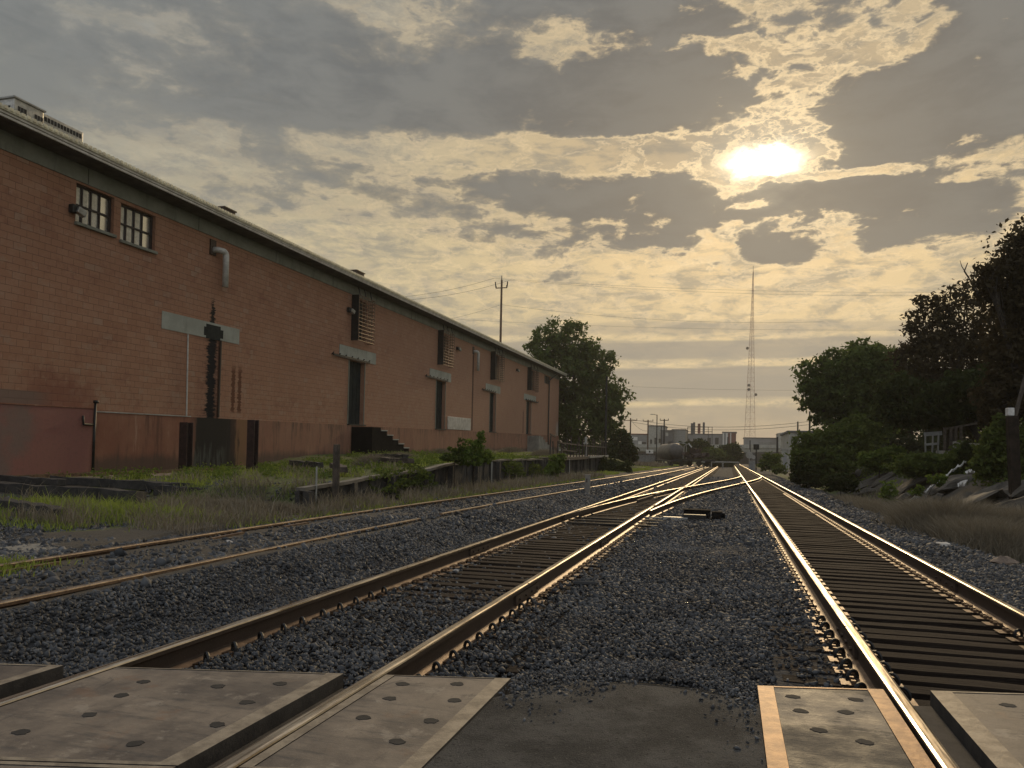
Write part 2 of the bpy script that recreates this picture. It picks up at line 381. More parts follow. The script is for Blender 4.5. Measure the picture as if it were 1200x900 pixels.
M_post = plain('dark_steel_post', (.055,.030,.026), (.03,.018,.015), .6, 8., .3)
M_wood = plain('weathered_wood', (.085,.065,.048), (.035,.027,.02), .85, 7., 0., .008)
M_black = plain('charred_timber', (.020,.018,.017), (.045,.040,.035), .8, 6., 0., .02)
M_ppole = plain('utility_pole_wood', (.14,.085,.055), (.07,.045,.03), .85, 5.)
M_bark = plain('bark', (.055,.042,.032), (.025,.019,.015), .9, 9., 0., .02)
M_farbldg = plain('far_grey_wall', (.25,.25,.25), (.19,.19,.19), .8, .3)
M_fardark = plain('far_dark_wall', (.10,.10,.105), (.06,.06,.065), .8, .3)
M_brickred = plain('far_red_wall', (.17,.06,.045), (.12,.045,.035), .8, .3)
M_tank = plain('tank_shell', (.11,.10,.088), (.055,.048,.042), .55, 1.2, .2)
M_wire = plain('wire', (.03,.028,.025), None, .6, bd=0)
M_redmast = plain('mast_steel', (.40,.22,.17), (.28,.16,.13), .5, .05, .3, bd=0)
def leafmat(name, c1, c2, trans=.35):
    m = bpy.data.materials.new(name); m.use_nodes = True
    t = NT(m.node_tree); t.n.clear()
    g = t.node('ShaderNodeNewGeometry'); r = Ex(t, g.outputs['Random Per Island'])
    n = t.noise(g.outputs['Position'], .8, 3, .6)
    c = t.mix(t.m('MULTIPLY', r*.6 + n*.7, 1.), c1, c2)
    d = t.node('ShaderNodeBsdfDiffuse'); tr = t.node('ShaderNodeBsdfTranslucent'); gl = t.node('ShaderNodeBsdfGlossy'); gl.inputs['Roughness'].default_value = .5
    t.put(d.inputs[0], c); t.put(tr.inputs[0], c); t.put(gl.inputs[0], (.3,.3,.25))
    mx = t.node('ShaderNodeMixShader'); mx.inputs[0].default_value = trans; t.l.new(d.outputs[0], mx.inputs[1]); t.l.new(tr.outputs[0], mx.inputs[2])
    m2 = t.node('ShaderNodeMixShader'); m2.inputs[0].default_value = .03; t.l.new(mx.outputs[0], m2.inputs[1]); t.l.new(gl.outputs[0], m2.inputs[2])
    o = t.node('ShaderNodeOutputMaterial'); t.l.new(m2.outputs[0], o.inputs[0]); return m
L_dark = leafmat('leaf_dark', (.012,.018,.006), (.045,.058,.016), .3)
L_mid = leafmat('leaf_mid', (.030,.048,.012), (.12,.15,.035), .45)
L_fresh = leafmat('leaf_fresh', (.04,.07,.012), (.15,.20,.04), .45)
L_brown = leafmat('leaf_brown', (.020,.014,.009), (.06,.046,.022), .3)
L_dry = leafmat('dry_stem', (.085,.072,.052), (.26,.225,.165), .25)
L_grass = leafmat('grass_blade', (.095,.135,.025), (.30,.36,.08), .5)

# ------------------------------------------------------------------ mesh builder
class MB:
    def __init__(s): s.v = []; s.f = []; s.m = []; s.uv = {}
    def add(s, vs, fs, mi=0):
        o = len(s.v); s.v += [tuple(p) for p in vs]
        for f in fs: s.f.append([i+o for i in f]); s.m.append(mi)
        return s
    def box(s, x0, x1, y0, y1, z0, z1, mi=0):
        p = [(x, y, z) for z in (z0, z1) for y in (y0, y1) for x in (x0, x1)]
        return s.add(p, [(0,2,3,1),(4,5,7,6),(0,1,5,4),(2,6,7,3),(0,4,6,2),(1,3,7,5)], mi)
    def obox(s, c, ax, ay, az_, mi=0, jit=0.):
        c = Vector(c); ax = Vector(ax); ay = Vector(ay); az_ = Vector(az_)
        p = [c + ax*i + ay*j + az_*k + Vector((rnd.uniform(-jit, jit), rnd.uniform(-jit, jit), rnd.uniform(-jit, jit))) for k in (-1, 1) for j in (-1, 1) for i in (-1, 1)]
        return s.add(p, [(0,2,3,1),(4,5,7,6),(0,1,5,4),(2,6,7,3),(0,4,6,2),(1,3,7,5)], mi)
    def beam(s, a, b, w, h, mi=0, up=(0,0,1), jit=0.):
        a = Vector(a); b = Vector(b); d = (b-a); L = d.length; d.normalize()
        sd = d.cross(Vector(up))
        if sd.length < 1e-4: sd = d.cross(Vector((1,0,0)))
        sd.normalize(); u = sd.cross(d)
        return s.obox((a+b)/2, d*L/2, sd*w/2, u*h/2, mi, jit)
    def tube(s, pts, r, n=8, mi=0, cap=True):
        pts = [Vector(p) for p in pts]; rs = r if isinstance(r, (list, tuple)) else [r]*len(pts)
        o = len(s.v); ref = None
        for i, p in enumerate(pts):
            d = (pts[min(i+1, len(pts)-1)] - pts[max(i-1, 0)]).normalized()
            if ref is None: ref = d.cross(Vector((.31, .17, .93))); ref.normalize()
            a = (ref - d*ref.dot(d)).normalized(); b = d.cross(a); ref = a
            for k in range(n):
                t = 2*math.pi*k/n; s.v.append(tuple(p + (a*math.cos(t) + b*math.sin(t))*rs[i]))
        for i in range(len(pts)-1):
            for k in range(n):
                s.f.append([o+i*n+k, o+i*n+(k+1) % n, o+(i+1)*n+(k+1) % n, o+(i+1)*n+k]); s.m.append(mi)
        if cap:
            s.f.append([o+k for k in range(n)][::-1]); s.m.append(mi)
            e = o+(len(pts)-1)*n; s.f.append([e+k for k in range(n)]); s.m.append(mi)
        return s
    def sweep(s, pts, prof, mis):
        o = len(s.v); n = len(prof); pts = [Vector(p) for p in pts]
        for i, p in enumerate(pts):
            d = pts[min(i+1, len(pts)-1)] - pts[max(i-1, 0)]; d.z = 0; d.normalize()
            sd = Vector((d.y, -d.x, 0))
            for (a, b) in prof: s.v.append(tuple(p + sd*a + Vector((0, 0, b))))
        for i in range(len(pts)-1):
            for k in range(n):
                s.f.append([o+i*n+k, o+i*n+(k+1) % n, o+(i+1)*n+(k+1) % n, o+(i+1)*n+k][::-1]); s.m.append(mis[k])
        s.f.append([o+k for k in range(n)]); s.m.append(mis[0]); e = o+(len(pts)-1)*n; s.f.append([e+k for k in range(n)][::-1]); s.m.append(mis[0])
        return s
    def build(s, name, mats, parent=None, smooth=False, bevel=0., local=False, base=None):
        mats = mats if isinstance(mats, (list, tuple)) else [mats]
        me = bpy.data.meshes.new(name)
        if parent is None and not local:
            A = np.array(s.v); off = base or ((A[:,0].min()+A[:,0].max())/2, (A[:,1].min()+A[:,1].max())/2, A[:,2].min())
            vs = (A - np.array(off)).tolist()
        else: off = (0, 0, 0); vs = s.v
        me.from_pydata(vs, [], s.f)
        for m in mats: me.materials.append(m)
        me.polygons.foreach_set('material_index', s.m)
        if s.uv:
            l = me.uv_layers.new(name='UVMap')
            co = [s.uv[lp.vertex_index] for lp in me.loops]
            l.data.foreach_set('uv', [c for p in co for c in p])
        if smooth: me.polygons.foreach_set('use_smooth', [True]*len(me.polygons))
        me.update()
        o = bpy.data.objects.new(name, me); C.objects.link(o); o.location = off
        if parent is not None:
            o.parent = parent
            if not local:
                pl = parent.location if parent.parent is None else Vector((0,0,0))
                if parent.parent is None: o.matrix_parent_inverse = Matrix.Translation(-pl)
        if bevel:
            b = o.modifiers.new('bevel', 'BEVEL'); b.width = bevel; b.segments = 2; b.limit_method = 'ANGLE'
        return o
def tag(o, label=None, cat=None, group=None, kind=None):
    for k, v in (('label', label), ('category', cat), ('group', group), ('kind', kind)):
        if v: o[k] = v
    return o
def thing(name, label, cat, loc=(0,0,0), group=None):
    o = bpy.data.objects.new(name, None); C.objects.link(o); o.location = loc; o.empty_display_size = .2
    return tag(o, label, cat, group)
def sst(x, a, b):
    t = min(1, max(0, (x-a)/(b-a))); return t*t*(3-2*t)
def lerpt(x, tab):
    return float(np.interp(x, [a for a, _ in tab], [b for _, b in tab]))

# ------------------------------------------------------------------ terrain
WALLX = [(10,-8.3),(14,-8.3),(21,-8.6),(27.6,-8.9),(46,-9.4),(62,-9.6)]
WALLT = [(10,.44),(14,.49),(17,.64),(21,.77),(23.3,.93),(27.6,1.03),(46,1.10),(62,1.30)]
SKEW = .25
def yc(x): return 3.66 + SKEW*(x+3.32)          # far edge of the crossing
def vsst(x, a, b):
    t = np.clip((x-a)/(b-a), 0, 1); return t*t*(3-2*t)
def gz(X, Y):
    X = np.asarray(X, float); Y = np.asarray(Y, float)
    z = np.full(np.broadcast(X, Y).shape, -.20)
    z = z + .025*np.exp(-((X+.5)/1.2)**2)*(Y > 5)
    z = z + vsst(-X, 4.1, 5.1)*.215                                  # siding bed
    wx = np.interp(Y, *zip(*WALLX)); wt = np.interp(Y, *zip(*WALLT))
    hb = .0189*Y + .13 + .34*vsst(Y, 25, 34)                        # foot of the warehouse
    hb = np.where(Y < 16, .43, hb); hb = np.minimum(hb, 1.6)
    # open slope (before the retaining wall starts)
    t1 = vsst(-X, 8.2, 14.8); za = .015 + (hb-.05-.015)*t1*.75 + (hb-.0)*0 + vsst(-X, 15.6, 15.9)*(hb-.05-.015)*.25
    # terrace behind the wall
    t2 = vsst(-X, -wx-.06, -wx+.05)
    za2 = .015 + vsst(-X, 7.3, 8.2)*.08 + t2*(wt-.16) + vsst(-X, -wx+.5, 17.5)*(hb-wt+.02)
    k = vsst(Y, 13.7, 14.3)
    left = np.where(X < -7.2, za*(1-k)+za2*k, z)
    far = 1 - vsst(Y, 60, 92)*(.93)
    left = np.where(X < -7.2, .015 + (left-.015)*far, left)
    z = np.where(X < -7.2, left, z)
    # right side: shoulder, ditch, rubble bank
    r = -.25*vsst(X, 3.6, 4.9)
    bh = 1.32*vsst(Y, 9, 15)*(1-vsst(Y, 52, 85)*.8)
    r = r + bh*vsst(X, 5.5, 8.7)**.9 + .35*vsst(X, 9, 15)*(1-vsst(Y, 52, 85))
    r = r*(1-vsst(Y, 75, 120)*.7)
    z = z + np.where(X > 3.4, r, 0)
    z = z - .075*vsst(X, .80, .90)*(1-vsst(X, 2.38, 2.48))*(Y > 2)*(Y < 60) + .02*vsst(X, 2.48, 2.55)*(1-vsst(X,3.3,3.6)) - .03*vsst(X,-3.2,-3.)*(1-vsst(X,-2.3,-2.1))*vsst(Y,6,9)*(Y < 60)
    return z
def G(x, y): return float(gz(x, y))

xs = np.unique(np.concatenate([np.linspace(-900,-60,30), np.linspace(-60,-18,30), np.linspace(-18,-10,60), np.linspace(-10,-7,90), np.linspace(-7,10,240), np.linspace(10,40,60), np.linspace(40,900,40)]))
ys = np.unique(np.concatenate([np.linspace(-60,1,25), np.linspace(1,13,170), np.linspace(13,15,50), np.linspace(15,40,190), np.linspace(40,110,140), np.linspace(110,400,60), np.linspace(400,3500,30)]))
GX, GY = np.meshgrid(xs, ys); GZ = gz(GX, GY)
rng2 = np.random.default_rng(3)
nz = np.zeros_like(GZ)
for f, a_ in ((.35,.03),(.8,.022),(2.1,.012)):
    for q in range(4):
        th = rng2.uniform(0, 6.28); ph = rng2.uniform(0, 6.28)
        nz += a_*np.sin((GX*np.cos(th)+GY*np.sin(th))*f*2*rng2.uniform(.7,1.4)+ph)*.5
amp = np.where(GX < -7.4, 1.3, np.where(GX > 4, 1.8, .35)); amp = np.where((GY < yc(GX)+.1) & (GX > -9), .15, amp)
GZ = GZ + nz*amp*np.where((GX > .3) & (GX < 3), .3, 1)
ny, nx = GX.shape
verts = np.stack([GX, GY, GZ], -1).reshape(-1, 3)
idx = np.arange(ny*nx).reshape(ny, nx)
quads = np.stack([idx[:-1,:-1], idx[:-1,1:], idx[1:,1:], idx[1:,:-1]], -1).reshape(-1, 4)
me = bpy.data.meshes.new('ground')
me.vertices.add(len(verts)); me.vertices.foreach_set('co', verts.ravel())
me.loops.add(quads.size); me.loops.foreach_set('vertex_index', quads.ravel().astype(np.int32))
me.polygons.add(len(quads)); me.polygons.foreach_set('loop_start', np.arange(0, quads.size, 4, dtype=np.int32))
me.polygons.foreach_set('use_smooth', np.ones(len(quads), bool))
me.update(calc_edges=True)
def kinds(X, Y):
    ball = (1-vsst(-X, 5.0, 5.4))*(1-vsst(X, 4.3, 5.2))
    ball = ball*(1-vsst(Y, 150, 220))
    gl = vsst(-X, 8.0, 8.8)*(1-vsst(-X, 13.2, 14.8))*.62*vsst(Y, 7.6, 9)*(1-vsst(Y, 30, 40)*.2)
    gl = np.maximum(gl, vsst(-X, 8.0, 10)*vsst(Y, 15, 18)*.62)
    gl = np.maximum(gl, .95*np.exp(-((X+9.5)/1.0)**2-((Y-10.6)/.7)**2))
    gl = np.maximum(gl, vsst(-X, 7.2, 8.5)*vsst(Y, 50, 62)*.7)
    gr = vsst(X, 4.7, 5.1)*(1-vsst(X, 5.6, 6.2))*.6 + vsst(X, 9, 10)*.6
    gr = gr + vsst(X, 5, 7)*vsst(Y, 45, 60)*.4
    farg = vsst(Y, 90, 150)*.45*vsst(abs(X), 6, 9)
    g = np.maximum(np.maximum(gl, gr), farg)
    pale = .95*np.exp(-((X+8.9)/1.5)**4-((Y-6.4)/1.3)**4) + .42*np.exp(-((X+5.0)/.9)**2-((Y-6.0)/.9)**2) + .36*vsst(X, 3.7, 4.1)*(1-vsst(X, 4.6, 5.0)) + .40*vsst(-X, 5.6, 5.8)*(1-vsst(-X, 6.6, 6.8))*vsst(Y, 10, 14)
    return ball, g, pale
kb, kg, kp = kinds(GX, GY)
ca = me.color_attributes.new('ground_kind', 'FLOAT_COLOR', 'POINT')
ca.data.foreach_set('color', np.stack([kb, kg, kp, np.ones_like(kb)], -1).ravel().astype(np.float32))
me.materials.append(M_ground)
og = bpy.data.objects.new('ground', me); C.objects.link(og); tag(og, kind='structure')

# road: the asphalt of the level crossing
mb = MB(); nxr, nyr = 160, 24; X_ = np.sort(np.concatenate([np.linspace(-26, 26, nxr-4), [-4.9,-1.168,.163,3.3]]))
for j in range(nyr+1):
    for x in X_:
        rag = .10*math.sin(x*7.3)*math.sin(x*3.1+1) + .07*math.sin(x*17+2) if -1.12 < x < .1 else 0
        mid = .44*math.exp(-((x+.50)/.55)**4)
        y = yc(x) + (mid+rag)*(1-j/nyr)**2 - .02 - 8.5*(j/nyr)
        z = -.016 if abs(x) < 5 else max(-.016, G(x, y)+.02)
        if j == 0: z -= .10
        mb.v.append((x, y, z + .004*math.sin(x*5+y*3)))
for j in range(nyr):
    for i in range(nxr-1):
        xm = (X_[i]+X_[i+1])/2
        if -4.9 < xm < -1.17 or .165 < xm < 3.3: continue
        a0 = j*nxr+i; mb.f.append([a0, a0+nxr, a0+nxr+1, a0+1]); mb.m.append(0)
tag(mb.build('road', M_asphalt, smooth=True, local=True), kind='structure')
# cut the ballast side lower under the road
# ------------------------------------------------------------------ crossing panels
# skewed panels: x0,x1, y offset of the far edge from yc, length
lc = thing('level_crossing', 'worn brown concrete level crossing panels set flush around the rails', 'level crossing', (-1, 3.2, -.1))
M_side = plain('dark_panel_side', (.05,.042,.034), (.025,.021,.018), .9, 9.)  # panel sides and flangeway filler, darker than the panel tops
def panel(x0, x1, length, label, edges, m=M_panel, holes=(), y0=0., em=None):
    cx = (x0+x1)/2; em = em or M_edge
    t = bpy.data.objects.new('concrete_panel', None); C.objects.link(t); t.parent = lc; t.matrix_parent_inverse = Matrix.Translation(-lc.location); t['label'] = label
    def Q(x, k): return (x, yc(x) - y0 - k)
    def slab(xa, xb, ka, kb, z0, z1, nm, mt, bev=.006):
        b = MB(); p = [Q(xa, ka), Q(xb, ka), Q(xb, kb), Q(xa, kb)]
        b.add([(x, y, z0) for x, y in p]+[(x, y, z1) for x, y in p], [(0,1,2,3),(7,6,5,4),(1,0,4,5),(2,1,5,6),(3,2,6,7),(0,3,7,4)])
        b.m = [1,0,1,1,1,1]
        return b.build(nm, [mt, M_side], t, bevel=0)
    l, r, f, n = edges        # widths of the trim
    slab(x0+l+.002, x1-r-.002, f+.002, length-n-.002, -.17, -.012, 'slab', m)
    if l: slab(x0, x0+l, 0, length, -.17, -.008, 'edge_strip', em)
    if r: slab(x1-r, x1, 0, length, -.17, -.008, 'edge_strip', em)
    if f: slab(x0+l+.001, x1-r-.001, 0, f, -.17, -.0085, 'edge_strip', em)
    if n: slab(x0+l+.001, x1-r-.001, length-n, length, -.17, -.0085, 'edge_strip', em)
    for (hx, hk) in holes:
        b = MB(); x, y = Q(hx, hk); o = 16
        ring = [(x+.030*math.cos(i*2*math.pi/o)*(1+.45*rnd.random()), y+.026*math.sin(i*2*math.pi/o)*(1+.45*rnd.random())) for i in range(o)]
        b.add([(a, c, -.020) for a, c in ring]+[(a, c, -.0095) for a, c in ring], [tuple(range(o, 2*o))] + [(i, (i+1) % o, o+(i+1) % o, o+i) for i in range(o)])
        b.build('lifting_pocket_shade', M_hole, t)  # raised dark disc, its colour stands in for shade inside the hole
RA, RB = (-3.41, -1.905), (.895, 2.40)
gx = [-3.08,-2.82,-2.52,-2.28]
hp = [(-3.02,.26),(-2.32,.22),(-2.96,.50),(-2.30,.55),(-2.88,.80),(-2.24,.88),(-2.98,1.05),(-2.42,1.14),(-2.6,.3)]
panel(-3.36, -2.09, 1.36, 'wide brown panel between the left rails with two rows of dark lifting holes', (0,.09,.012,.03), holes=hp)
panel(-3.36, -2.09, 1.9, 'concrete panel between the left rails at the bottom edge, next nearer one', (0,.09,.03,.03), y0=1.372)
panel(-1.855, -1.17, 1.36, 'narrow concrete panel just right of the left track, pale strip on its outer edge', (.05,.085,.008,.015), holes=[(-1.70,.16),(-1.42,.13),(-1.66,.42),(-1.34,.42),(-1.66,.72),(-1.34,.74),(-1.38,1.02)])
panel(-1.855, -1.17, 1.9, 'narrow concrete panel beside the left track, cut by the bottom edge', (.05,.085,.015,.03), y0=1.372)
panel(-4.9, -3.66, 1.36, 'concrete panel outside the left rail, at the left edge of the photo', (0,.07,.02,.03), holes=[(-3.95,.3),(-3.9,.8)])
panel(-4.9, -3.66, 1.9, 'concrete panel outside the left rail, nearest the viewer', (0,.07,.02,.03), y0=1.372)
panel(.165, .835, 2.4, 'black stained concrete panel framed in orange brown strips beside the right track', (.085,.085,.02,.02), M_panel_dirty, holes=[(.34,.18),(.36,.42),(.58,.42),(.42,.7),(.60,.84),(.66,.20)], em=M_edge_orange)
panel(1.085, 2.2, 2.4, 'concrete panel between the rails of the right track with a pale left strip', (.11,.08,.02,.02), holes=[(1.42,.22),(1.9,.25),(1.42,.7)])
for x0_, x1_ in ((-2.088,-1.975),(-3.655,-3.485),(.838,.0),(.97,1.083),(2.202,2.33),(2.47,2.618)):
    if x1_ == 0: continue
    b = MB(); p = [(x0_, yc(x0_)-.03), (x1_, yc(x1_)-.03), (x1_, yc(x1_)-4.), (x0_, yc(x0_)-4.)]
    b.add([(x, y, -.2) for x, y in p]+[(x, y, -.085) for x, y in p], [(0,1,2,3),(7,6,5,4),(1,0,4,5),(2,1,5,6),(3,2,6,7),(0,3,7,4)]); b.build('flangeway_filler', M_side, lc)
panel(2.62, 3.3, 2.4, 'concrete panel on the outer side of the right track', (.05,.085,.02,.02))

# ------------------------------------------------------------------ tracks
PROF = [(-.070,-.172),(.070,-.172),(.070,-.163),(.012,-.145),(.008,-.130),(.008,-.055),(.014,-.045),(.036,-.036),(.0365,-.012),(.033,-.004),(.020,0),(-.020,0),(-.033,-.004),(-.0365,-.012),(-.036,-.036),(-.014,-.045),(-.008,-.055),(-.008,-.130),(-.012,-.145),(-.070,-.163)]
PM = [1]*20
PM[2] = PM[18] = 2
for k in (8, 9, 10, 11, 12): PM[k] = 0
M_foot = plain('rail_foot_lit', (.26,.17,.105), (.13,.08,.05), .5, 8., .4)  # paler tan paints in the light caught by the foot's upper faces
def rail(path, parent, mats=(M_railtop, M_rust, M_foot), prof=PROF, pm=PM, label=None):
    o = MB().sweep(path, prof, pm).build('rail', list(mats), parent)
    if label: o['label'] = label
    return o
def tie_mesh(name, L, W=.165, H=.16):
    b = MB(); n = 9
    o = 0
    for i in range(n):
        x = -L/2 + L*i/(n-1)
        for (yy, zz) in ((-W/2, 0), (-W/2, -H), (W/2, -H), (W/2, 0)):
            b.v.append((x, yy + rnd.uniform(-.006,.006), zz-.174 - (rnd.uniform(0,.006) if zz == 0 else 0)))
    for i in range(n-1):
        for k in range(4): b.f.append([i*4+k, i*4+(k+1) % 4, (i+1)*4+(k+1) % 4, (i+1)*4+k][::-1]); b.m.append(0)
    b.f.append([0,1,2,3]); b.m.append(0); b.f.append([(n-1)*4+k for k in (3,2,1,0)]); b.m.append(0)
    me = bpy.data.meshes.new(name); me.from_pydata(b.v, [], b.f); me.materials.append(M_tie); me.update(); return me
TIES = [tie_mesh('tie', 2.62) for _ in range(6)]
M_plate = plain('tie_plate', (.20,.125,.075), (.10,.06,.035), .5, 12., .5)
def plate_mesh():
    b = MB(); b.box(-.19, .19, -.075, .075, -.176, -.1725)
    for sgn in (-1, 1): b.box(.075*sgn-.012 if sgn > 0 else -.087, .087 if sgn > 0 else -.063, -.075, .075, -.1725, -.150)
    for sgn in (-1, 1):
        for yy in (-.045, .045): b.box(sgn*.115-.014, sgn*.115+.014, yy-.014, yy+.014, -.1725, -.148)
    me = bpy.data.meshes.new('tie_plate'); me.from_pydata(b.v, [], b.f); me.materials.append(M_plate); me.update(); return me
def clip_mesh(sgn):
    b = MB(); pts = []
    for i in range(15):
        a = math.pi*2*.82*i/14 - .4
        pts.append((sgn*(.116 + .034*math.cos(a)), -.026*math.cos(a), -.140 + .044*math.sin(a)))
    b.tube(pts, .012, 6)
    me = bpy.data.meshes.new('rail_clip'); me.from_pydata(b.v, [], b.f); me.materials.append(M_dark); me.update(); return me
PLATE = plate_mesh(); CLIP = [clip_mesh(1), clip_mesh(-1)]
def mkobj(name, me, parent, loc=(0,0,0)):
    o = bpy.data.objects.new(name, me); C.objects.link(o); o.parent = parent; o.location = loc; return o
def ties(track, cx, ys_, detail_to=36., clip_to=7.2, slope=None):
    for i, y in enumerate(ys_[:100]):
        c = cx(y); o = mkobj('tie', TIES[i % 6], track, (c+rnd.uniform(-.05,.05), y, rnd.uniform(-.010, .004)))
        o.rotation_euler = (0, 0, rnd.uniform(-.012, .012))
        if y < detail_to:
            for s_ in (-1, 1):
                p = mkobj('tie_plate', PLATE, o, (s_*.7525 - (o.location.x-c), 0, -o.location.z))
                if y < clip_to:
                    for w in (0, 1): mkobj('rail_clip', CLIP[w], o, (s_*.7525 - (o.location.x-c), rnd.uniform(-.015,.015), -o.location.z))
    if len(ys_) > 100:
        b = MB()
        for y in ys_[100:]:
            c = cx(y); b.box(c-1.31, c+1.31, y-.08, y+.08, -.33, -.178)
        tag(b.build('distant_ties', M_tie, track, local=True), kind='stuff')
def yline(x, y0, y1, z=0.): return [(x, y, z) for y in np.linspace(y0, y1, 30)]
def tie_ys(y0, y1, dy=.30): return [y0 + i*dy + rnd.uniform(-.018,.018) for i in range(int((y1-y0)/dy))]
def joint_bar(x, y, track):
    b = MB()
    for s_ in (-1, 1): b.box(x+s_*.014-.006 if s_ > 0 else x-.034, x+.034 if s_ > 0 else x-.008, y-.45, y+.45, -.135, -.052)
    for k in range(4):
        for s_ in (-1, 1): b.tube([(x+s_*.03, y-.33+k*.22, -.095), (x+s_*.052, y-.33+k*.22, -.095)], .016, 6)
    b.build('joint_bar', M_rust, track)
    b = MB(); b.box(x-.0375, x+.0375, y-.004, y+.004, -.03, .0008); b.build('rail_gap', M_hole, track)

tA = thing('railroad_track', 'left main track on dark ballast, meeting the crossover near the small box', 'railroad track')
rail(yline(RA[0], -12, 240), tA); rail(yline(RA[1], -12, 240), tA)
ties(tA, lambda y: -2.6575, tie_ys(4.35, 236))
joint_bar(RA[1], 7.3, tA); joint_bar(RA[0], 10.4, tA); joint_bar(RA[1], 12.2, tA)
tB = thing('railroad_track', 'right main track with bare rusty ties beside the rubble bank', 'railroad track')
rail(yline(RB[0], -12, 240), tB); rail(yline(RB[1], -12, 240), tB, label='right rail with the strongest glare along its head')
ties(tB, lambda y: 1.6475, tie_ys(5.10, 236))
joint_bar(RB[0], 6.35, tB); joint_bar(RB[1], 9.8, tB)
# crossover
def xc(y):
    t = (y-14.)/51.; t = min(1, max(0, t)); return -2.6575 + 4.305*t*t*(3-2*t)
tX = thing('railroad_track', 'curved crossover track swinging from the left main track over to the right one', 'railroad track', (0, 15, 0))
ysx = np.linspace(17.5, 61.5, 70)
rail([(xc(y)-.7525+.03, y, -.003) for y in ysx], tX); rail([(xc(y)+.7525+.0, y, -.003) for y in np.linspace(18.5, 61., 70)], tX)
for i, y in enumerate(tie_ys(24., 54, .40)):
    o = mkobj('tie', TIES[i % 6], tX, (xc(y), y+.2-15, -.004)); o.rotation_euler = (0, 0, -.04)
for (xa, xb, ya, yb, nm) in [(-3.33,-3.20,15.9,19.8,'switch_point'),(-1.96,-1.93,16.8,20.6,'switch_point')]:
    b = MB(); b.beam((xa, ya, -.04), (xb+.05, yb, -.04), .03, .09); b.build(nm, M_rust, tX)
for ya, xx in ((29., 0), (41.5, 1)):
    pass
for x, y in ((-2.55, 24), (-2.4, 28), (.5, 42), (.7, 46)): MB().beam((x, y-1.6, -.03), (x+.14, y+1.6, -.03), .05, .1).build('guard_rail', M_rust, tX)
b = MB(); fy = 34.6; fx_ = RA[1]
b.beam((fx_-.12, fy-1.2, -.02), (fx_+.10, fy+1.2, -.02), .10, .04); b.beam((fx_, fy-1.2, -.022), (fx_, fy+1.2, -.022), .12, .04); b.build('frog', M_rust, tX)
b = MB()
for y in (15.9, 16.6, 17.3): b.beam((-3.5, y, -.15), (-1.4, y+.03, -.15), .05, .03)
b.build('switch_rod', M_dark, tX)
# siding, half buried
SIDL = [(-6,-6.72),(5,-6.75),(8,-6.95),(13,-6.98),(20,-6.9),(32,-6.55),(55,-6.35),(80,-6.2),(110,-6.0),(150,-6.)]
def sidx(y): return float(np.interp(y, *zip(*SIDL)))
tS = thing('railroad_track', 'thin rusty siding sunk in dirt along the grass, left of the main tracks', 'railroad track')
yS = np.linspace(-6, 150, 120)
kx = np.array([sidx(v) for v in yS]); kk = np.ones(7)/7; kx[3:-3] = np.convolve(kx, kk, 'valid')
M_oldtop = plain('dull_railhead', (.42,.33,.24), (.24,.18,.13), .35, 6., .9)
rail([(x, y, .085) for x, y in zip(kx, yS)], tS, (M_oldtop, M_rustold))
def nrx(y): return float(np.interp(y, yS, kx)) + 1.50
rail([(nrx(y)+(.0 if y < 12.5 else 0), y, .06) for y in np.linspace(-6, 13.1, 40)], tS, (M_oldtop, M_rustold))
rail([(nrx(y), y, .075) for y in np.linspace(14.2, 150, 100)], tS, (M_oldtop, M_rustold))
for a_, c_ in (((-6.60, 4.6, .02), (-6.66, 6.4, .03)), ((-6.72, 8.9, .02), (-6.78, 9.7, .03)), ((-6.8, 10.8, .02), (-6.8, 11.5, .03))): MB().beam(a_, c_, .06, .05).build('rail_offcut', M_rustold, tS)
sw = thing('switch_machine', 'low black switch machine box on the ballast between the two main tracks', 'switch machine', (-.72, 18.6, -.2))
b = MB(); b.box(-1.02, -.42, 18.35, 18.75, -.14, .04); b.build('housing', M_soot, sw, bevel=.02)
b = MB(); b.box(-1.04, -.40, 18.33, 18.77, .041, .058); b.build('cover', M_soot, sw, bevel=.006)
b = MB(); b.box(-.38, -.15, 18.42, 18.72, -.16, .02); b.tube([(-.15,18.57,-.07),(-.08,18.57,-.07)], .06, 10); b.build('motor', M_soot, sw, bevel=.01)
b = MB(); b.box(-1.45, -.9, 17.9, 18.1, -.17, -.10); b.beam((-1.9, 18., -.14), (-1.4, 18., -.14), .04, .03); b.build('throw_rod', M_galv, sw)
b = MB(); b.box(-1.0, -.5, 17.95, 18.25, -.18, -.03); b.build('base_plate', M_dark, sw, bevel=.01)

# ------------------------------------------------------------------ warehouse
KB, SLB, X0B = -.020931, .018918, -18.2
def Wm(s, h, n=0.): return (X0B + n + KB*s, s, h + SLB*s)
def wpt(u, v, off=0.):
    r = ray(u, v); p = EY + r*((X0B+off)/(r.x-KB*r.y)); return p.y, p.z-SLB*p.y
class WB(MB):
    def q(s, s0, s1, h0, h1, n, mi=0, flip=False):
        o = len(s.v)
        for a, h in ((s0,h0),(s1,h0),(s1,h1),(s0,h1)): s.uv[len(s.v)] = (a, h); s.v.append(Wm(a, h, n))
        s.f.append([o,o+1,o+2,o+3]); s.m.append(mi)
    def wbox(s, s0, s1, h0, h1, n0, n1, mi=0):
        o = len(s.v)
        for n in (n0, n1):
            for h in (h0, h1):
                for a in (s0, s1): s.uv[len(s.v)] = (a + (n-n1)*.7, h); s.v.append(Wm(a, h, n))
        for f in [(0,2,3,1),(4,5,7,6),(0,1,5,4),(2,6,7,3),(0,4,6,2),(1,3,7,5)]: s.f.append([i+o for i in f]); s.m.append(mi)
        return s
BS0, BS1 = 6., 91.4
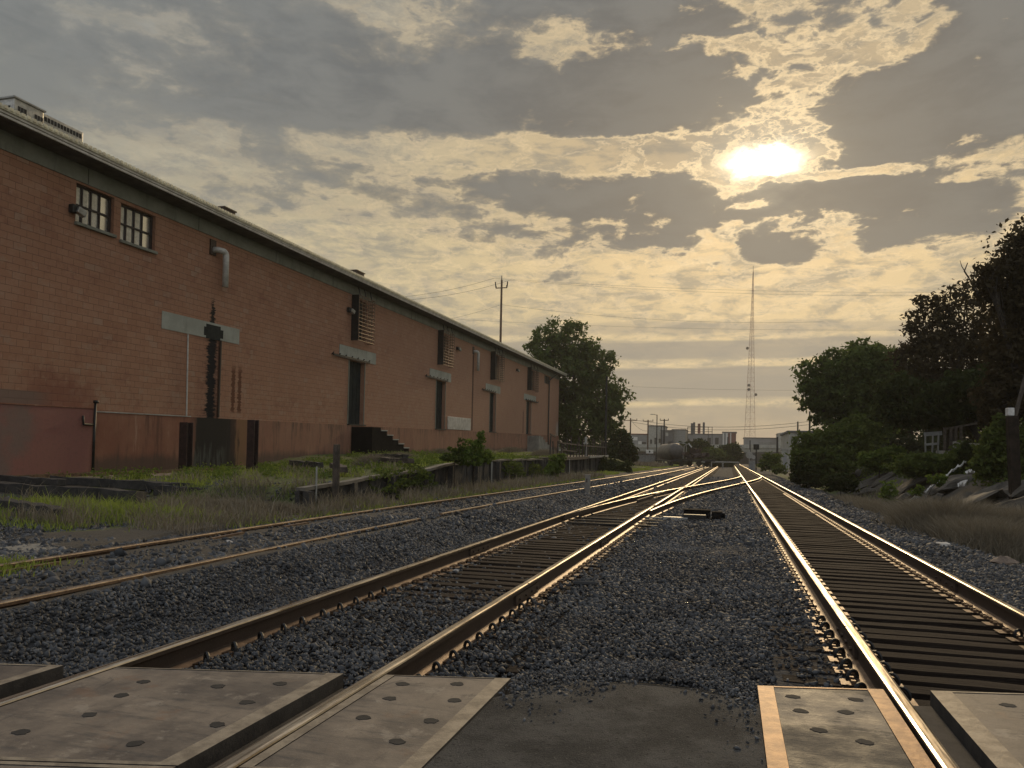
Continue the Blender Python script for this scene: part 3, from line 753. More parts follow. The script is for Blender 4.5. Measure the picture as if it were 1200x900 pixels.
wh = thing('warehouse', 'long low-roofed warehouse of painted orange red block with a stained foundation', 'warehouse', (-18.8, 48, 1.0))
WIN = [(18.02,19.50,7.50,8.66),(19.78,21.34,7.42,8.60)]
DOORS = [(35.72,37.52),(48.62,50.45),(61.62,63.40),(74.80,76.75)]
GR = [(35.86,37.75,6.35,8.68),(48.78,51.0,6.38,8.70),(61.65,64.5,6.40,8.75),(74.95,78.3,6.42,8.70)]
W5 = (83.0,86.2,7.74,8.66)
holes = [w for w in WIN] + [(a,b_,1.97,5.30) for a,b_ in DOORS] + [(a+.15, b_-.1, c+.1, d-.1) for a,b_,c,d in GR] + [W5]
ss_ = sorted(set([BS0, BS1] + [h[0] for h in holes] + [h[1] for h in holes])); hs_ = sorted(set([1.9, 8.72] + [h[2] for h in holes] + [h[3] for h in holes]))
b = WB()
for i in range(len(ss_)-1):
    for j in range(len(hs_)-1):
        cs, ch = (ss_[i]+ss_[i+1])/2, (hs_[j]+hs_[j+1])/2
        if any(a < cs < c and d < ch < e for a, c, d, e in holes): continue
        b.q(ss_[i], ss_[i+1], hs_[j], hs_[j+1], 0.)
for a, c, d, e in holes:      # reveals and dark backing
    for (p0, p1) in (((a,d),(a,e)),((c,e),(c,d)),((a,e),(c,e)),((c,d),(a,d))):
        o = len(b.v)
        for (s_, h_), n_ in ((p0,0),(p1,0),(p1,-.35),(p0,-.35)): b.uv[len(b.v)] = (s_+n_, h_+n_); b.v.append(Wm(s_, h_, n_))
        b.f.append([o,o+1,o+2,o+3]); b.m.append(0)
# ends, back
b.wbox(BS0, BS1, 1.9, 8.72, -30., -29.6)
b.wbox(BS1-.3, BS1, 1.9, 8.72, -29.6, -.001); b.wbox(BS0, BS0+.3, 1.9, 8.72, -29.6, -.001)
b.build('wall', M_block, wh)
b = WB(); b.wbox(BS0+.3, BS1-.3, 1.9, 8.7, -.9, -.8); b.build('inner_lining', M_dark, wh)
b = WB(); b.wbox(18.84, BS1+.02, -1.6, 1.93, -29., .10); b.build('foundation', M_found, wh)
b = WB(); b.wbox(BS0, 18.80, -1.6, 2.02, -29., .16); b.build('dock_face', M_ramp, wh, bevel=.01)
b = WB(); b.wbox(BS0, 18.85, 2.021, 2.055, -.01, .18); b.build('dock_edge_trim', M_found, wh)
b = WB(); b.wbox(18.86, 23.3, 1.931, 1.965, -.01, .12); b.build('ledge_trim', M_concp, wh)
b = MB(); b.tube([Wm(18.80,2.2,.2), Wm(18.76,.1,.22)], .04, 8); b.tube([Wm(18.80,1.55,.2), Wm(18.35,1.55,.22), Wm(18.3,1.8,.24)], .035, 8); b.tube([Wm(18.82,2.2,.2), Wm(18.82,2.28,.2)], .08, 8)
b.build('drain_pipe', M_dark, wh, smooth=True)
b = WB(); b.wbox(BS0, BS1+.03, 8.72, 9.22, -29.9, .035)
b.build('concrete_beam', M_beam, wh)
for s_ in np.arange(8.2, BS1, 5.1): b = WB(); b.wbox(s_, s_+.02, 8.73, 9.2, .03, .040); b.build('beam_joint', M_dark, wh)
# roof: soffit, fascia, ribbed edge, low slope
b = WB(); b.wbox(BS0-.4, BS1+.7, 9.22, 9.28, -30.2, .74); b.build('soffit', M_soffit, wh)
b = WB(); b.wbox(BS0-.4, BS1+.7, 9.24, 9.315, .742, .79); b.wbox(BS0-.4, BS1+.7, 9.318, 9.40, .742, .82); b.build('gutter', M_fascia, wh, bevel=.012)
b = WB()
o = len(b.v)
prof_r = [(.86, 9.44), (.0, 9.47), (-3., 9.57), (-15., 9.9), (-30.4, 9.5)]
for a in (BS0-.4, BS1+.7):
    for n_, h_ in prof_r: b.uv[len(b.v)] = (a, n_); b.v.append(Wm(a, h_, n_))
for a in (BS0-.4, BS1+.7):
    for n_, h_ in prof_r: b.uv[len(b.v)] = (a, n_); b.v.append(Wm(a, h_-.05 if n_ > -29 else 9.4, n_))
k = 5
for i in range(4):
    b.f.append([i, i+1, k+i+1, k+i]); b.m.append(0); b.f.append([10+i, 15+i, 15+i+1, 10+i+1]); b.m.append(0)
b.f += [[0,5,15,10],[4,14,19,9],[0,10,11,12,13,14,4,3,2,1],[5,6,7,8,9,19,18,17,16,15]]; b.m += [0]*4
for s_ in np.arange(BS0, BS1+.6, .17): b.wbox(s_, s_+.10, 9.43, 9.515, -.3, .88)
b.build('roof', M_roof, wh)
# roof-edge stubs
for (u0, u1, v0, v1) in ((263,276,243,262),(418,427,317,330)):
    s0, h0 = wpt(u0, v0, -1.2); s1, _ = wpt(u1, v0, -1.2)
    b = WB(); b.wbox(s0, s1, 9.5, h0, -1.7, -1.2); b.wbox(s0-.05, s1+.05, h0, h0+.05, -1.75, -1.15); b.build('roof_vent', M_rust, wh)
# high windows
for wi, (a, c, d, e) in enumerate(WIN):
    fr = WB(); t_ = .055; n0, n1 = -.20, -.12
    fr.wbox(a, c, d, d+t_, n0, n1); fr.wbox(a, c, e-t_, e, n0, n1); fr.wbox(a, a+t_, d+t_, e-t_, n0, n1); fr.wbox(c-t_*1.6, c, d+t_, e-t_, n0, n1)
    mids = [a+(c-a)*f for f in (.24,.47,.70)]
    for m_ in mids: fr.wbox(m_-.022, m_+.022, d+t_, e-t_, n0+.01, n1-.005)
    hm = (d+e)/2-.02; fr.wbox(a+t_, c-t_*1.6, hm-.025, hm+.025, n0+.008, n1-.003)
    wo = fr.build('window', M_frame, wh); wo['label'] = 'high window nearer the lamp' if wi == 0 else 'high window farther from the lamp'
    b = WB(); b.wbox(a+.01, c-.01, d+.01, e-.01, -.19, -.175); p = b.build('pane', M_pane, wo)
    b = WB(); b.wbox(a-.04, c+.04, d-.09, d-.005, -.12, .10); b.build('sill', M_beam, wo)
    # slatted blinds/curtains hanging just behind the glass line, seen between the bars
    b = WB()
    xs_ = [a+.06, mids[0]-.05, mids[0]+.05, mids[1]-.08, mids[1]+.05, mids[2]-.06, mids[2]+.1, c-.15]
    for q in range(0, 8, 2):
        if q == 6: continue
        n_ = 5
        for r_ in range(n_):
            s0 = xs_[q] + (xs_[q+1]-xs_[q])*r_/n_; s1 = xs_[q] + (xs_[q+1]-xs_[q])*(r_+.55)/n_
            b.wbox(s0, s1, d+.06, e-.06, -.172, -.168)
    b.build('curtain', M_curtain, wo)
# doors, lintels, tracks
for i, (a, c) in enumerate(DOORS):
    b = WB(); b.wbox(a, c, 1.97, 5.3, -.30, -.22)
    for q in range(1, 4): b.wbox(a+(c-a)*q/4-.02, a+(c-a)*q/4+.02, 2.0, 5.25, -.218, -.20)
    dd = b.build('door', M_door, wh)
    b = WB(); b.wbox(a-.07, a-.002, 1.94, 5.3, -.05, .03); b.wbox(c+.002, c+.07, 1.94, 5.3, -.05, .03); b.build('door_frame', M_beam, dd)
    b = WB(); b.wbox(a-.08, c+.08, 1.931, 1.99, -.2, .14); b.build('threshold', M_dark, dd)
    s0, s1 = [(34.6,38.9),(47.3,51.6),(60.3,64.8),(73.6,78.9)][i]
    b = WB(); b.wbox(s0, s1, 5.36, 5.98, .003, .022); b.build('lintel', M_lintel, wh)
    t0, t1 = [(33.8,37.9),(46.5,50.6),(59.2,63.0),(74.2,79.6)][i]
    b = MB(); b.beam(Wm(t0, 5.38, .12), Wm(t1, 5.36, .12), .05, .10)
    for q in range(7): s_ = t0+(t1-t0)*q/6; b.beam(Wm(s_, 5.38, .03), Wm(s_, 5.5, .14), .07, .03)
    b.build('door_track', M_dark, wh)
# bricked-up doorway lintel
b = WB(); b.wbox(21.77, 26.18, 4.90, 5.50, .003, .02); lt = b.build('lintel', M_lintel, wh); lt['label'] = 'long lintel cut by a black water stain'
b = WB(); b.wbox(24.12, 24.98, 4.88, 5.42, .021, .024); b.wbox(24.0, 25.15, 4.98, 5.3, .0215, .0235); b.build('wet_patch', M_door, lt)
b = MB(); b.tube([Wm(23.1,4.88,.04), Wm(23.15,1.97,.04)], .028, 6); b.build('conduit', M_pvc, wh)
b = MB(); b.tube([Wm(24.98,4.9,.05), Wm(24.95,1.97,.05)], .045, 6); b.build('conduit', M_rust, wh)
# barred cages over the upper vents
for i, (a, c, d, e) in enumerate(GR):
    g = WB(); g.wbox(a+.13, c-.09, d+.08, e-.08, -.3, -.24); go = g.build('vent_opening', M_dark, wh)
    dp = .42
    b = MB()
    ks = np.linspace(d, e, 13)
    for h_ in ks:
        b.tube([Wm(a,h_,.02), Wm(a,h_,dp), Wm(c,h_,dp), Wm(c,h_,.02)], .020, 5)
    for s_ in np.linspace(a, c, 6): b.tube([Wm(s_,d,dp), Wm(s_,e+.0,dp)], .018, 5)
    for n_ in (.15,.28): b.tube([Wm(a,d,n_), Wm(a,e,n_)], .018, 5); b.tube([Wm(c,d,n_), Wm(c,e,n_)], .018, 5)
    b.build('bar_cage', M_plate if i < 2 else M_rust, go)
    b = MB()
    for q, s_ in enumerate(np.linspace(a+.2, c-.3, 3)): b.tube([Wm(s_,e,dp-.05), Wm(s_-.05,e+.30,dp-.1), Wm(s_-.02,e+.42,dp-.15)], .03, 5)
    b.build('cage_bracket', M_dark, go)
    b = WB(); b.wbox(a-.03, a+.02, d-.02, e+.02, .01, dp); b.build('side_shutter', M_dark, go)
# last small window
a, c, d, e = W5
b = WB(); b.wbox(a, c, d, e, -.2, -.15); b.wbox((a+c)/2-.05, (a+c)/2+.05, d, e, -.149, -.1); wo = b.build('window', M_dark, wh); wo['label'] = 'small dark window near the far corner'
# lamps
for i, (s_, h_) in enumerate([(17.87,7.78),(35.4,7.8),(52.7,7.9),(70.35,7.97)]):
    b = WB(); b.wbox(s_-.13, s_+.08, h_-.08, h_+.16, .01, .18); lo = b.build('wall_lamp', M_dark, wh, bevel=.02)
    b = MB(); b.obox(Wm(s_+.14, h_-.02, .2), (.02,.13,-.05), (.09,-.02,.0), (.02,.02,.085)); b.build('lens', M_galv, lo, bevel=.02)
# pipe elbows
b = MB()
for i, (s_, h_, L, mt) in enumerate([(24.55, 8.15, 1.25, M_pvc), (56.9, 8.1, 1.4, M_pvc)]):
    pts = [Wm(s_-.15,h_+.08,-.02), Wm(s_-.05,h_+.10,.16)]
    for q in range(7):
        t = q/6*math.pi/2; pts.append(Wm(s_+.10+.16*math.sin(t), h_-.10+.16*math.cos(t)+.02, .26+.03*math.sin(t)))
    pts.append(Wm(s_+.26, h_-L, .29))
    b = MB(); b.tube(pts, .115, 12); po = b.build('vent_pipe', mt, wh, smooth=False)
    for p_ in po.data.polygons: p_.use_smooth = len(p_.vertices) == 4
    b = WB(); b.wbox(s_-.35, s_-.02, h_-.12, h_+.45, .004, .05); b.build('wall_flange', M_rust, po)
b = MB(); b.tube([Wm(88.2,9.3,.6), Wm(86.0,8.5,.2), Wm(84.95,8.1,.15), Wm(84.9,1.9,.15), Wm(84.9,.5,.2)], .07, 8); b.build('downpipe', M_dark, wh)
b = WB(); b.wbox(51.05, 56.3, 2.0, 2.92, .01, .06)
for q in range(9): b.wbox(51.05, 56.3, 2.03+q*.1, 2.055+q*.1, .061, .075)
b.build('louvre_panel', M_fascia, wh)
# stairs
def steps(s0, s1, n, width, top, bot, label, fwd=1, mt=M_concp):
    stt = WB(); st = (s1-s0)/n
    for q in range(n):
        h = top - (top-bot)*(q+.0)/n
        stt.wbox(s0+q*st, s0+(q+1)*st, -1.5, h-.06, .11, width)
    o = stt.build('steps', M_soot if mt is M_concp else mt, wh); o['label'] = label
    b = WB()
    for q in range(n):
        h = top - (top-bot)*q/n; b.wbox(s0+q*st+(.0 if q else -.0), s0+(q+1)*st+.04, h-.058, h, .112+.0, width+.03)
    b.build('tread', mt, o)
steps(37.0, 40.9, 5, 1.3, 1.72, .55, 'black painted steps with pale worn treads below the nearest door')
b = WB(); b.wbox(35.95, 36.995, -1.5, 1.85, .11, 1.3); b.build('landing', M_soot, wh)
steps(75.9, 81.5, 5, 1.3, 1.70, .35, 'grey concrete steps below the farthest door', mt=M_conc)
b = WB(); b.wbox(75.0, 75.895, -1.5, 1.8, .11, 1.3); b.build('landing', M_conc, wh)

# rooftop unit
s0, _ = wpt(17, 112, -2.4); s1, ht = wpt(52, 131, -2.4); s2, _ = wpt(99, 156, -2.4)
hv = thing('rooftop_unit', 'grey louvred air handling unit standing on the warehouse roof', 'rooftop unit', (X0B-2.6, s1, 9.9))
b = WB(); b.wbox(s0, s1-.02, 9.4, 11.42, -5.6, -2.4); b.build('cabinet', M_galv, hv, bevel=.02)
b = WB(); b.wbox(s1, s2, 9.4, 11.42, -5.5, -2.45); b.build('cabinet', M_galv, hv, bevel=.02)
b = WB()
for (ua, ub) in ((21,32),(41,51.5)):
    sa, sb = wpt(ua,130,-2.4)[0], wpt(ub,130,-2.4)[0]
    for r_ in range(3): b.wbox(sa+(sb-sa)*r_/3, sa+(sb-sa)*(r_+.72)/3, 10.3, 11.22, -2.4, -2.385)
for q in range(3): b.wbox(s0-.012, s0-.001, 10.3, 11.2, -3.0-q*.9, -2.55-q*.9)
b.build('louvre', M_hole, hv)
b = WB()
for q in range(12): b.wbox(s1+.06+q*(s2-s1-.1)/12, s1+.06+(q+.65)*(s2-s1-.1)/12, 11.18, 11.32, -2.45, -2.435)
b.build('vent_row', M_hole, hv)
b = WB(); b.wbox(s0-.05, s1+.03, 11.421, 11.47, -5.65, -2.35); b.build('lid', M_grey, hv)

# ------------------------------------------------------------------ loading platform edge
def wallx(y): return float(np.interp(y, *zip(*WALLX)))
def wallt(y): return float(np.interp(y, *zip(*WALLT)))
rw = thing('retaining_wall', 'dark decaying timber retaining wall with a warped pale capping beam along the grass', 'retaining wall', (-8.3, 14, 0))
b = MB(); yy = np.arange(13.8, 60.5, .28)
for y in yy:
    x = wallx(y) + rnd.uniform(-.03,.03); b.obox((x, y, (wallt(y)-.25)/2), (.05,0,0), (0,.13,0), (rnd.uniform(-.02,.02),0,(wallt(y)+.25)/2-.05), jit=.015)
b.build('planking', M_black, rw)
b = MB(); ypts = list(np.arange(13.7, 38., .8)); 
prof = [(-.10,-.05),(.10,-.05),(.10,.02),(-.10,.02)]
b.sweep([(wallx(y)+.03+.012*math.sin(y*1.7), y, wallt(y)+.0+.012*math.sin(y*2.3)) for y in ypts], prof, [0]*4)
b.build('capping_beam', m_conc('silvered_timber', (.085,.075,.06), (.17,.15,.12), .8), rw)
for y in [13.75, 15.9, 18.1, 20.5, 23, 26, 29, 33, 37]:
    b = MB(); b.beam((wallx(y)+.16, y, -.2), (wallx(y)+.15+rnd.uniform(-.04,.04), y, wallt(y)-.05), .16, .16, jit=.012); b.build('post', M_black, rw)
# far deck with railing
dk = thing('loading_deck', 'dark wooden loading deck with a rickety railing in front of the leafy tree', 'loading deck', (-9.8, 49, 1.1))
b = MB(); b.sweep([(wallx(y)-.2, y, wallt(y)+.04) for y in (39, 44, 50, 56, 61)], [(-1.4,-.14),(.45,-.14),(.45,.03),(-1.4,.03)], [0]*4); b.build('floor', M_wood, dk)
b = MB(); b.sweep([(wallx(y)+.27, y, wallt(y)+.02) for y in (52, 56, 61)], [(-.02,-.06),(.04,-.06),(.04,.07),(-.02,.07)], [0]*4); b.build('edge_beam', M_concp, dk)
for y in np.arange(39.5, 61, 1.05):
    h_ = rnd.uniform(.6, 1.35); b = MB(); b.beam((wallx(y)+.1, y, wallt(y)), (wallx(y)+.1+rnd.uniform(-.06,.06), y+rnd.uniform(-.12,.12), wallt(y)+h_), .06, .06); b.build('baluster', M_wood, dk)
for y0_, y1_, h_ in ((42, 50, .9), (43, 48, .5), (50, 60.8, .8), (39.5,41,1.3)):
    b = MB(); b.beam((wallx(y0_)+.1, y0_, wallt(y0_)+h_), (wallx(y1_)+.1, y1_, wallt(y1_)+h_-.1), .06, .08); b.build('handrail', M_wood, dk)
for y in np.arange(40, 61, 2.6):
    b = MB(); b.beam((wallx(y)+.15, y, -.1), (wallx(y)+.15, y, wallt(y)-.1), .14, .14); b.build('post', M_black, dk)
b = MB(); b.box(-9.75, -9.6, 53.0, 53.12, 1.2, 2.6); b.box(-9.76, -9.59, 52.6, 53.5, 2.1, 2.2); b.build('marker_board', M_concp, dk)

# curb strip in front of the warehouse and old siding plate
cb = thing('dock_curb', 'low rusty red and grey concrete curb in the weeds before the warehouse', 'curb', (-15.4, 16, .2))
b = MB(); b.sweep([(-15.95+.03*(y-6)*.6, y, .40+.012*(y-10)) for y in np.linspace(5, 23, 30)], [(-.22,-.5),(.24,-.5),(.26,-.05),(.22,0),(-.22,0)], [0]*5)
b.build('curb_body', m_conc('rust_stained_concrete', (.16,.105,.075), (.22,.19,.15), .8), cb)
b = MB(); b.sweep([(-16.4+.03*(y-6)*.6, y, .44+.012*(y-10)) for y in np.linspace(5, 26, 30)], [(-.03,-.1),(.03,-.1),(.03,.04),(-.03,.04)], [0]*4); b.build('steel_lip', M_rustold, cb)

# steel posts in front of the wall
def ipost(u, vt, vb, x, w, label):
    a = onx(u, vb, x); t_ = onx(u, vt, x); zb = G(a.x, a.y); 
    b = MB(); H_ = t_.z; y = a.y
    b.box(x-w/2, x+w/2, y-w*.5, y-w*.42, zb-.2, H_); b.box(x-w/2, x+w/2, y+w*.42, y+w*.5, zb-.2, H_); b.box(x-w*.05, x+w*.05, y-w*.418, y+w*.418, zb-.2, H_)
    o = b.build('steel_post', M_post); tag(o, label, 'post', 'dark steel posts by the warehouse')
ipost(217, 495, 549, -17.2, .30, 'dark steel post against the wall at the black wet patch')
ipost(295, 492, 556, -14.9, .26, 'dark steel post standing free on the grass, right of the wet patch')
# thin wooden post at the retaining wall and two white stakes
def stake(name, u, vt, vb, x, r, m, label, cat='post', group=None, square=True):
    a = onx(u, vb, x); t_ = onx(u, vt, x); zb = G(a.x, a.y); b = MB()
    if square: b.beam((x, a.y, zb-.3), (x, a.y, t_.z), r*2, r*2, jit=r*.15)
    else: b.tube([(x, a.y, zb-.3), (x, a.y, t_.z)], r, 7)
    return tag(b.build(name, m), label, cat, group)
stake('wooden_post', 393, 521, 588, -8.05, .055, M_wood, 'thin grey wooden post before the start of the retaining wall')
stake('stake', 370, 547, 592, -8.2, .02, M_concp, 'pale thin stake left of the wooden post', 'stake', square=False)
stake('stake', 576, 541, 566, -8.6, .02, M_concp, 'pale thin stake in front of the wall bushes', 'stake', square=False)
stake('stake', 667, 538, 556, -9.1, .025, M_concp, 'pale stake below the loading deck', 'stake', square=False)
p = onz(688.5, 580, -.12)
mp = thing('marker_post', 'short squared grey concrete marker post between the siding and the left track', 'marker post', (p.x, p.y, -.15))
b = MB(); b.box(p.x-.085, p.x+.085, p.y-.085, p.y+.085, -.4, .56); b.build('shaft', M_conc, mp, bevel=.012)
b = MB(); b.box(p.x-.10, p.x+.10, p.y-.10, p.y+.10, .562, .60); b.build('cap', M_conc, mp, bevel=.01)
b = MB(); b.box(p.x-.04, p.x+.0, p.y-.092, p.y-.0855, .33, .46); b.build('plate', M_rust, mp)

# timbers by the curb
def timber(a, c, w, h, label, m=M_black):
    n = 12; b = MB(); a = Vector(a); c = Vector(c); sd = (c-a).normalized().cross(Vector((0,0,1)))
    for i in range(n):
        p = a.lerp(c, i/(n-1))
        for sx, sz in ((-1,-1),(1,-1),(1,1),(-1,1)):
            b.v.append(tuple(p + sd*(sx*w/2+rnd.uniform(-.018,.018)) + Vector((0,0,sz*h/2+rnd.uniform(-.025,.02)))))
    for i in range(n-1):
        for k in range(4): b.f.append([i*4+k, i*4+(k+1) % 4, (i+1)*4+(k+1) % 4, (i+1)*4+k][::-1]); b.m.append(0)
    b.f += [[0,1,2,3],[(n-1)*4+k for k in (3,2,1,0)]]; b.m += [0,0]
    tag(b.build('timber', m, bevel=.01), label, 'timber', 'old timbers lying in the weeds')
timber((-14.9,12.0,.36), (-10.75,12.15,.27), .30, .30, 'longest charred timber lying before the dock curb')
timber((-12.6,10.2,.30), (-10.1,9.7,.16), .26, .24, 'short charred timber sloping down towards the pale gravel heap')
timber((-14.2,13.4,.50), (-11.3,14.4,.38), .24, .18, 'thin burnt timber behind the longest one')
timber((-12.0,14.0,.33), (-10.9,14.3,.30), .28, .2, 'burnt timber stub at the right end of the pile')
timber((-15.0,12.9,.52), (-13.2,12.7,.50), .2, .14, 'burnt plank end by the left edge, on top of the pile')
timber((-10.6,19.2,.86), (-9.3,17.4,.80), .2, .14, 'split grey timber on the terrace behind the retaining wall', M_wood)
timber((-13.5,21.8,.86), (-11.4,19.9,.84), .2, .16, 'dark timber on the terrace behind the wooden post')
timber((-12.5,24.8,1.0), (-9.6,22.3,1.0), .22, .14, 'grey weathered timber leaning across the terrace rubble', M_wood)
timber((-13.5,27.5,1.1), (-11.5,26.2,1.1), .25, .16, 'dark timber on the terrace near the bricked foundation')

# ------------------------------------------------------------------ stones (numpy)
def ico():
    t = (1+5**.5)/2
    v = np.array([(-1,t,0),(1,t,0),(-1,-t,0),(1,-t,0),(0,-1,t),(0,1,t),(0,-1,-t),(0,1,-t),(t,0,-1),(t,0,1),(-t,0,-1),(-t,0,1)])/1.9
    f = np.array([(0,11,5),(0,5,1),(0,1,7),(0,7,10),(0,10,11),(1,5,9),(5,11,4),(11,10,2),(10,7,6),(7,1,8),(3,9,4),(3,4,2),(3,2,6),(3,6,8),(3,8,9),(4,9,5),(2,4,11),(6,2,10),(8,6,7),(9,8,1)])
    return v, f
IV, IF = ico()
# 40 broken-stone shapes: vertices snapped onto random cutting planes
SHAPES = []
for q in range(40):
    v = IV*nrg.uniform(.85, 1.2, (12,1))
    v = v*nrg.uniform(.7,1.25,(1,3))
    for c in range(9):
        n = nrg.normal(size=3); n /= np.linalg.norm(n); dd = nrg.uniform(.28, .62); dist = v@n
        v = v - np.outer(np.clip(dist-dd, 0, None), n)
    SHAPES.append(v)
SHAPES = np.array(SHAPES)
def rotm(n):
    q = nrg.normal(size=(n,4)); q /= np.linalg.norm(q, axis=1)[:,None]; w,x,y,z = q.T
    return np.stack([1-2*(y*y+z*z),2*(x*y-z*w),2*(x*z+y*w),2*(x*y+z*w),1-2*(x*x+z*z),2*(y*z-x*w),2*(x*z-y*w),2*(y*z+x*w),1-2*(x*x+y*y)],1).reshape(n,3,3)
def fastmesh(name, V, F, m, tone=None, smooth=False):
    me = bpy.data.meshes.new(name); k = F.shape[1]
    me.vertices.add(len(V)); me.vertices.foreach_set('co', V.astype(np.float32).ravel())
    me.loops.add(F.size); me.loops.foreach_set('vertex_index', F.astype(np.int32).ravel())
    me.polygons.add(len(F)); me.polygons.foreach_set('loop_start', np.arange(0, F.size, k, dtype=np.int32))
    me.update(calc_edges=True)
    if tone is not None:
        a = me.color_attributes.new('tone', 'FLOAT_COLOR', 'POINT')
        a.data.foreach_set('color', np.stack([tone, tone, tone, np.ones_like(tone)], -1).astype(np.float32).ravel())
    me.materials.append(m)
    o = bpy.data.objects.new(name, me); C.objects.link(o); return o
def stones(P_, R_, m=M_stone, name='ballast_stones', dark=1.):
    n = len(P_); sh = SHAPES[nrg.integers(0, 40, n)]
    s = R_[:,None]*nrg.uniform(.75,1.8,(n,3)); Rm = rotm(n)
    V = np.einsum('nij,nkj->nki', Rm, sh*s[:,None,:]) + P_[:,None,:]
    F = (IF[None] + (np.arange(n)*12)[:,None,None]).reshape(-1,3)
    tone = np.repeat(np.clip(nrg.beta(1.6,3.2,n)*dark + (nrg.random(n) < .02)*.6, 0, 1.6), 12)
    return fastmesh(name, V.reshape(-1,3), F, m, tone)
def region(n, x0, x1, y0, y1, keep):
    X = nrg.uniform(x0, x1, n); Y = nrg.uniform(y0, y1, n); k = keep(X, Y); return X[k], Y[k]
def clearrail(X, Y):
    ok = np.ones(len(X), bool)
    for r in RA+RB: ok &= np.abs(X-r) > .095
    ok &= Y > yc(X) + .02 + .12*np.sin(X*9)**2 + np.where((X > -1.15) & (X < .15), .40*np.exp(-((X+.50)/.55)**4)+nrg.normal(0,.05,len(X)), 0)
    inA = (X > RA[0]-.55) & (X < RA[1]+.55); inB = (X > RB[0]-.6) & (X < RB[1]+.6)
    r = nrg.random(len(X))
    # the left track fills with stone close to the crossing, the right track stays bare
    pA = np.clip(1.05-(Y-4.)/4.2, .20, 1.); ok &= ~inA | (r < pA) | ((X > RA[1]+.3) & (r < .6))
    pB = np.where((X > RB[0]-.6) & (X < RB[0]), np.clip((Y-6.0)*.3+.3,0,1), np.where(X > RB[1]+.08, 1., .16)); ok &= ~inB | (r < pB)
    ok &= (X < 3.0) | (r < .9)
    return ok
PX, PR = [], []
for (n, x0, x1, y0, y1, s) in ((60000,-5.1,4.6,3.2,7.,.0155),(62000,-5.1,4.7,7.,13.,.020),(48000,-5.1,4.8,13.,26.,.032),(30000,-5.1,4.8,26.,60.,.05)):
    X, Y = region(n, x0, x1, y0, y1, clearrail)
    z = gz(X, Y) + .012
    PX.append(np.stack([X,Y,z],1)); PR.append(.9*s*np.exp(np.clip(nrg.normal(0,.42,len(X)),-.9,.62)))
PX = np.concatenate(PX); PR = np.concatenate(PR)
inA = (PX[:,0] > RA[0]-.5) & (PX[:,0] < RA[1]+.5) & (PX[:,1] < 9); PX[:,2] += np.where(inA, .035*np.clip((9-PX[:,1])/4,0,1), 0)
tag(stones(PX, PR), kind='stuff')
# crumbs of stone strewn over the edge of the asphalt
X = nrg.uniform(-1.15,.15,3800); Y = yc(X) + .44*np.exp(-((X+.5)/.55)**4) - np.abs(nrg.normal(0,.20,len(X)))*(1.3+.6*np.sin(X*7+1)) + .03
tag(stones(np.stack([X,Y,np.full(len(X),-.012)],1), .0055*np.exp(np.clip(nrg.normal(0,.6,len(X)),-1,.9)), M_stone, 'loose_grit', 1.5), kind='stuff')
# pale dusty gravel: left heap and dirt of the siding, right shoulder
def kp_(X, Y): return nrg.random(len(X)) < np.exp(-((X+8.9)/1.6)**4-((Y-6.4)/1.4)**4)
X, Y = region(9000, -11., -7.1, 4.6, 8.4, kp_)
Mp = plain('pale_gravel', (.38,.35,.30), (.20,.18,.15), .9, 20.)
tag(stones(np.stack([X,Y,gz(X,Y)+.005],1), .014*np.exp(nrg.normal(0,.3,len(X))), Mp, 'pale_gravel'), kind='stuff')
X, Y = region(9000, -7.9, -5.0, 4.5, 16, lambda X,Y: (np.abs(X+6.75) > .1) & (np.abs(X+5.25) > .1) & (Y > yc(X)))
X4, Y4 = region(9000, -7.6, -5.1, 15, 45, lambda X,Y: nrg.random(len(X)) < .8)
X2, Y2 = region(7000, 4.1, 6.2, 8., 40, lambda X,Y: nrg.random(len(X)) < .8)
X3, Y3 = region(5000, -13.5, -8, 9., 16, lambda X,Y: nrg.random(len(X)) < .8)
X = np.concatenate([X,X2,X3,X4,nrg.uniform(-11,-7,9000)]); Y = np.concatenate([Y,Y2,Y3,Y4,nrg.uniform(5.5,10.5,9000)])
tag(stones(np.stack([X,Y,gz(X,Y)+.01],1), .022*np.exp(nrg.normal(0,.4,len(X))), M_stone, 'scattered_gravel', 1.3), kind='stuff')

def rock(p, r, label, m, group='loose rocks', flat=.7, seed=0):
    v, f = SHAPES[seed % 40], IF
    me_ = bmesh.new(); vs = [me_.verts.new(tuple(q)) for q in v]
    for t in f: me_.faces.new([vs[i] for i in t])
    bmesh.ops.subdivide_edges(me_, edges=me_.edges[:], cuts=2, use_grid_fill=True)
    for q in me_.verts:
        n = mnoise.noise_vector(q.co*2.3+Vector((seed,0,0)))*.16 + mnoise.noise_vector(q.co*6+Vector((seed,0,0)))*.06; q.co += n
    me = bpy.data.meshes.new('rock'); me_.to_mesh(me); me_.free(); me.materials.append(m)
    o = bpy.data.objects.new('rock', me); C.objects.link(o); o.location = p; o.scale = (r, r*.85, r*flat); o.rotation_euler = (0, 0, seed*1.3)
    tag(o, label, 'rock', group)
M_paler = plain('pale_rock', (.50,.47,.43), (.28,.26,.23), .85, 7., 0., .01)
M_brownr = plain('brown_rock', (.30,.22,.16), (.16,.12,.09), .85, 7., 0., .01)
def at(u, v, z=0., dz=.03):
    p = onz(u, v, z)
    for _ in range(12): p = onz(u, v, G(p.x, p.y))
    return Vector((p.x, p.y, G(p.x, p.y)+dz))
rock(at(1047,604,-.35,.12), .33, 'largest pale boulder at the foot of the rubble bank', M_paler, seed=1)
rock(at(1178,664,-.4,.08), .20, 'tan rock in the ditch at the right edge', M_brownr, seed=2)
rock(at(1123,634,-.4,.14), .20, 'upright pale rock behind the green ditch grass', M_paler, flat=1.3, seed=3)
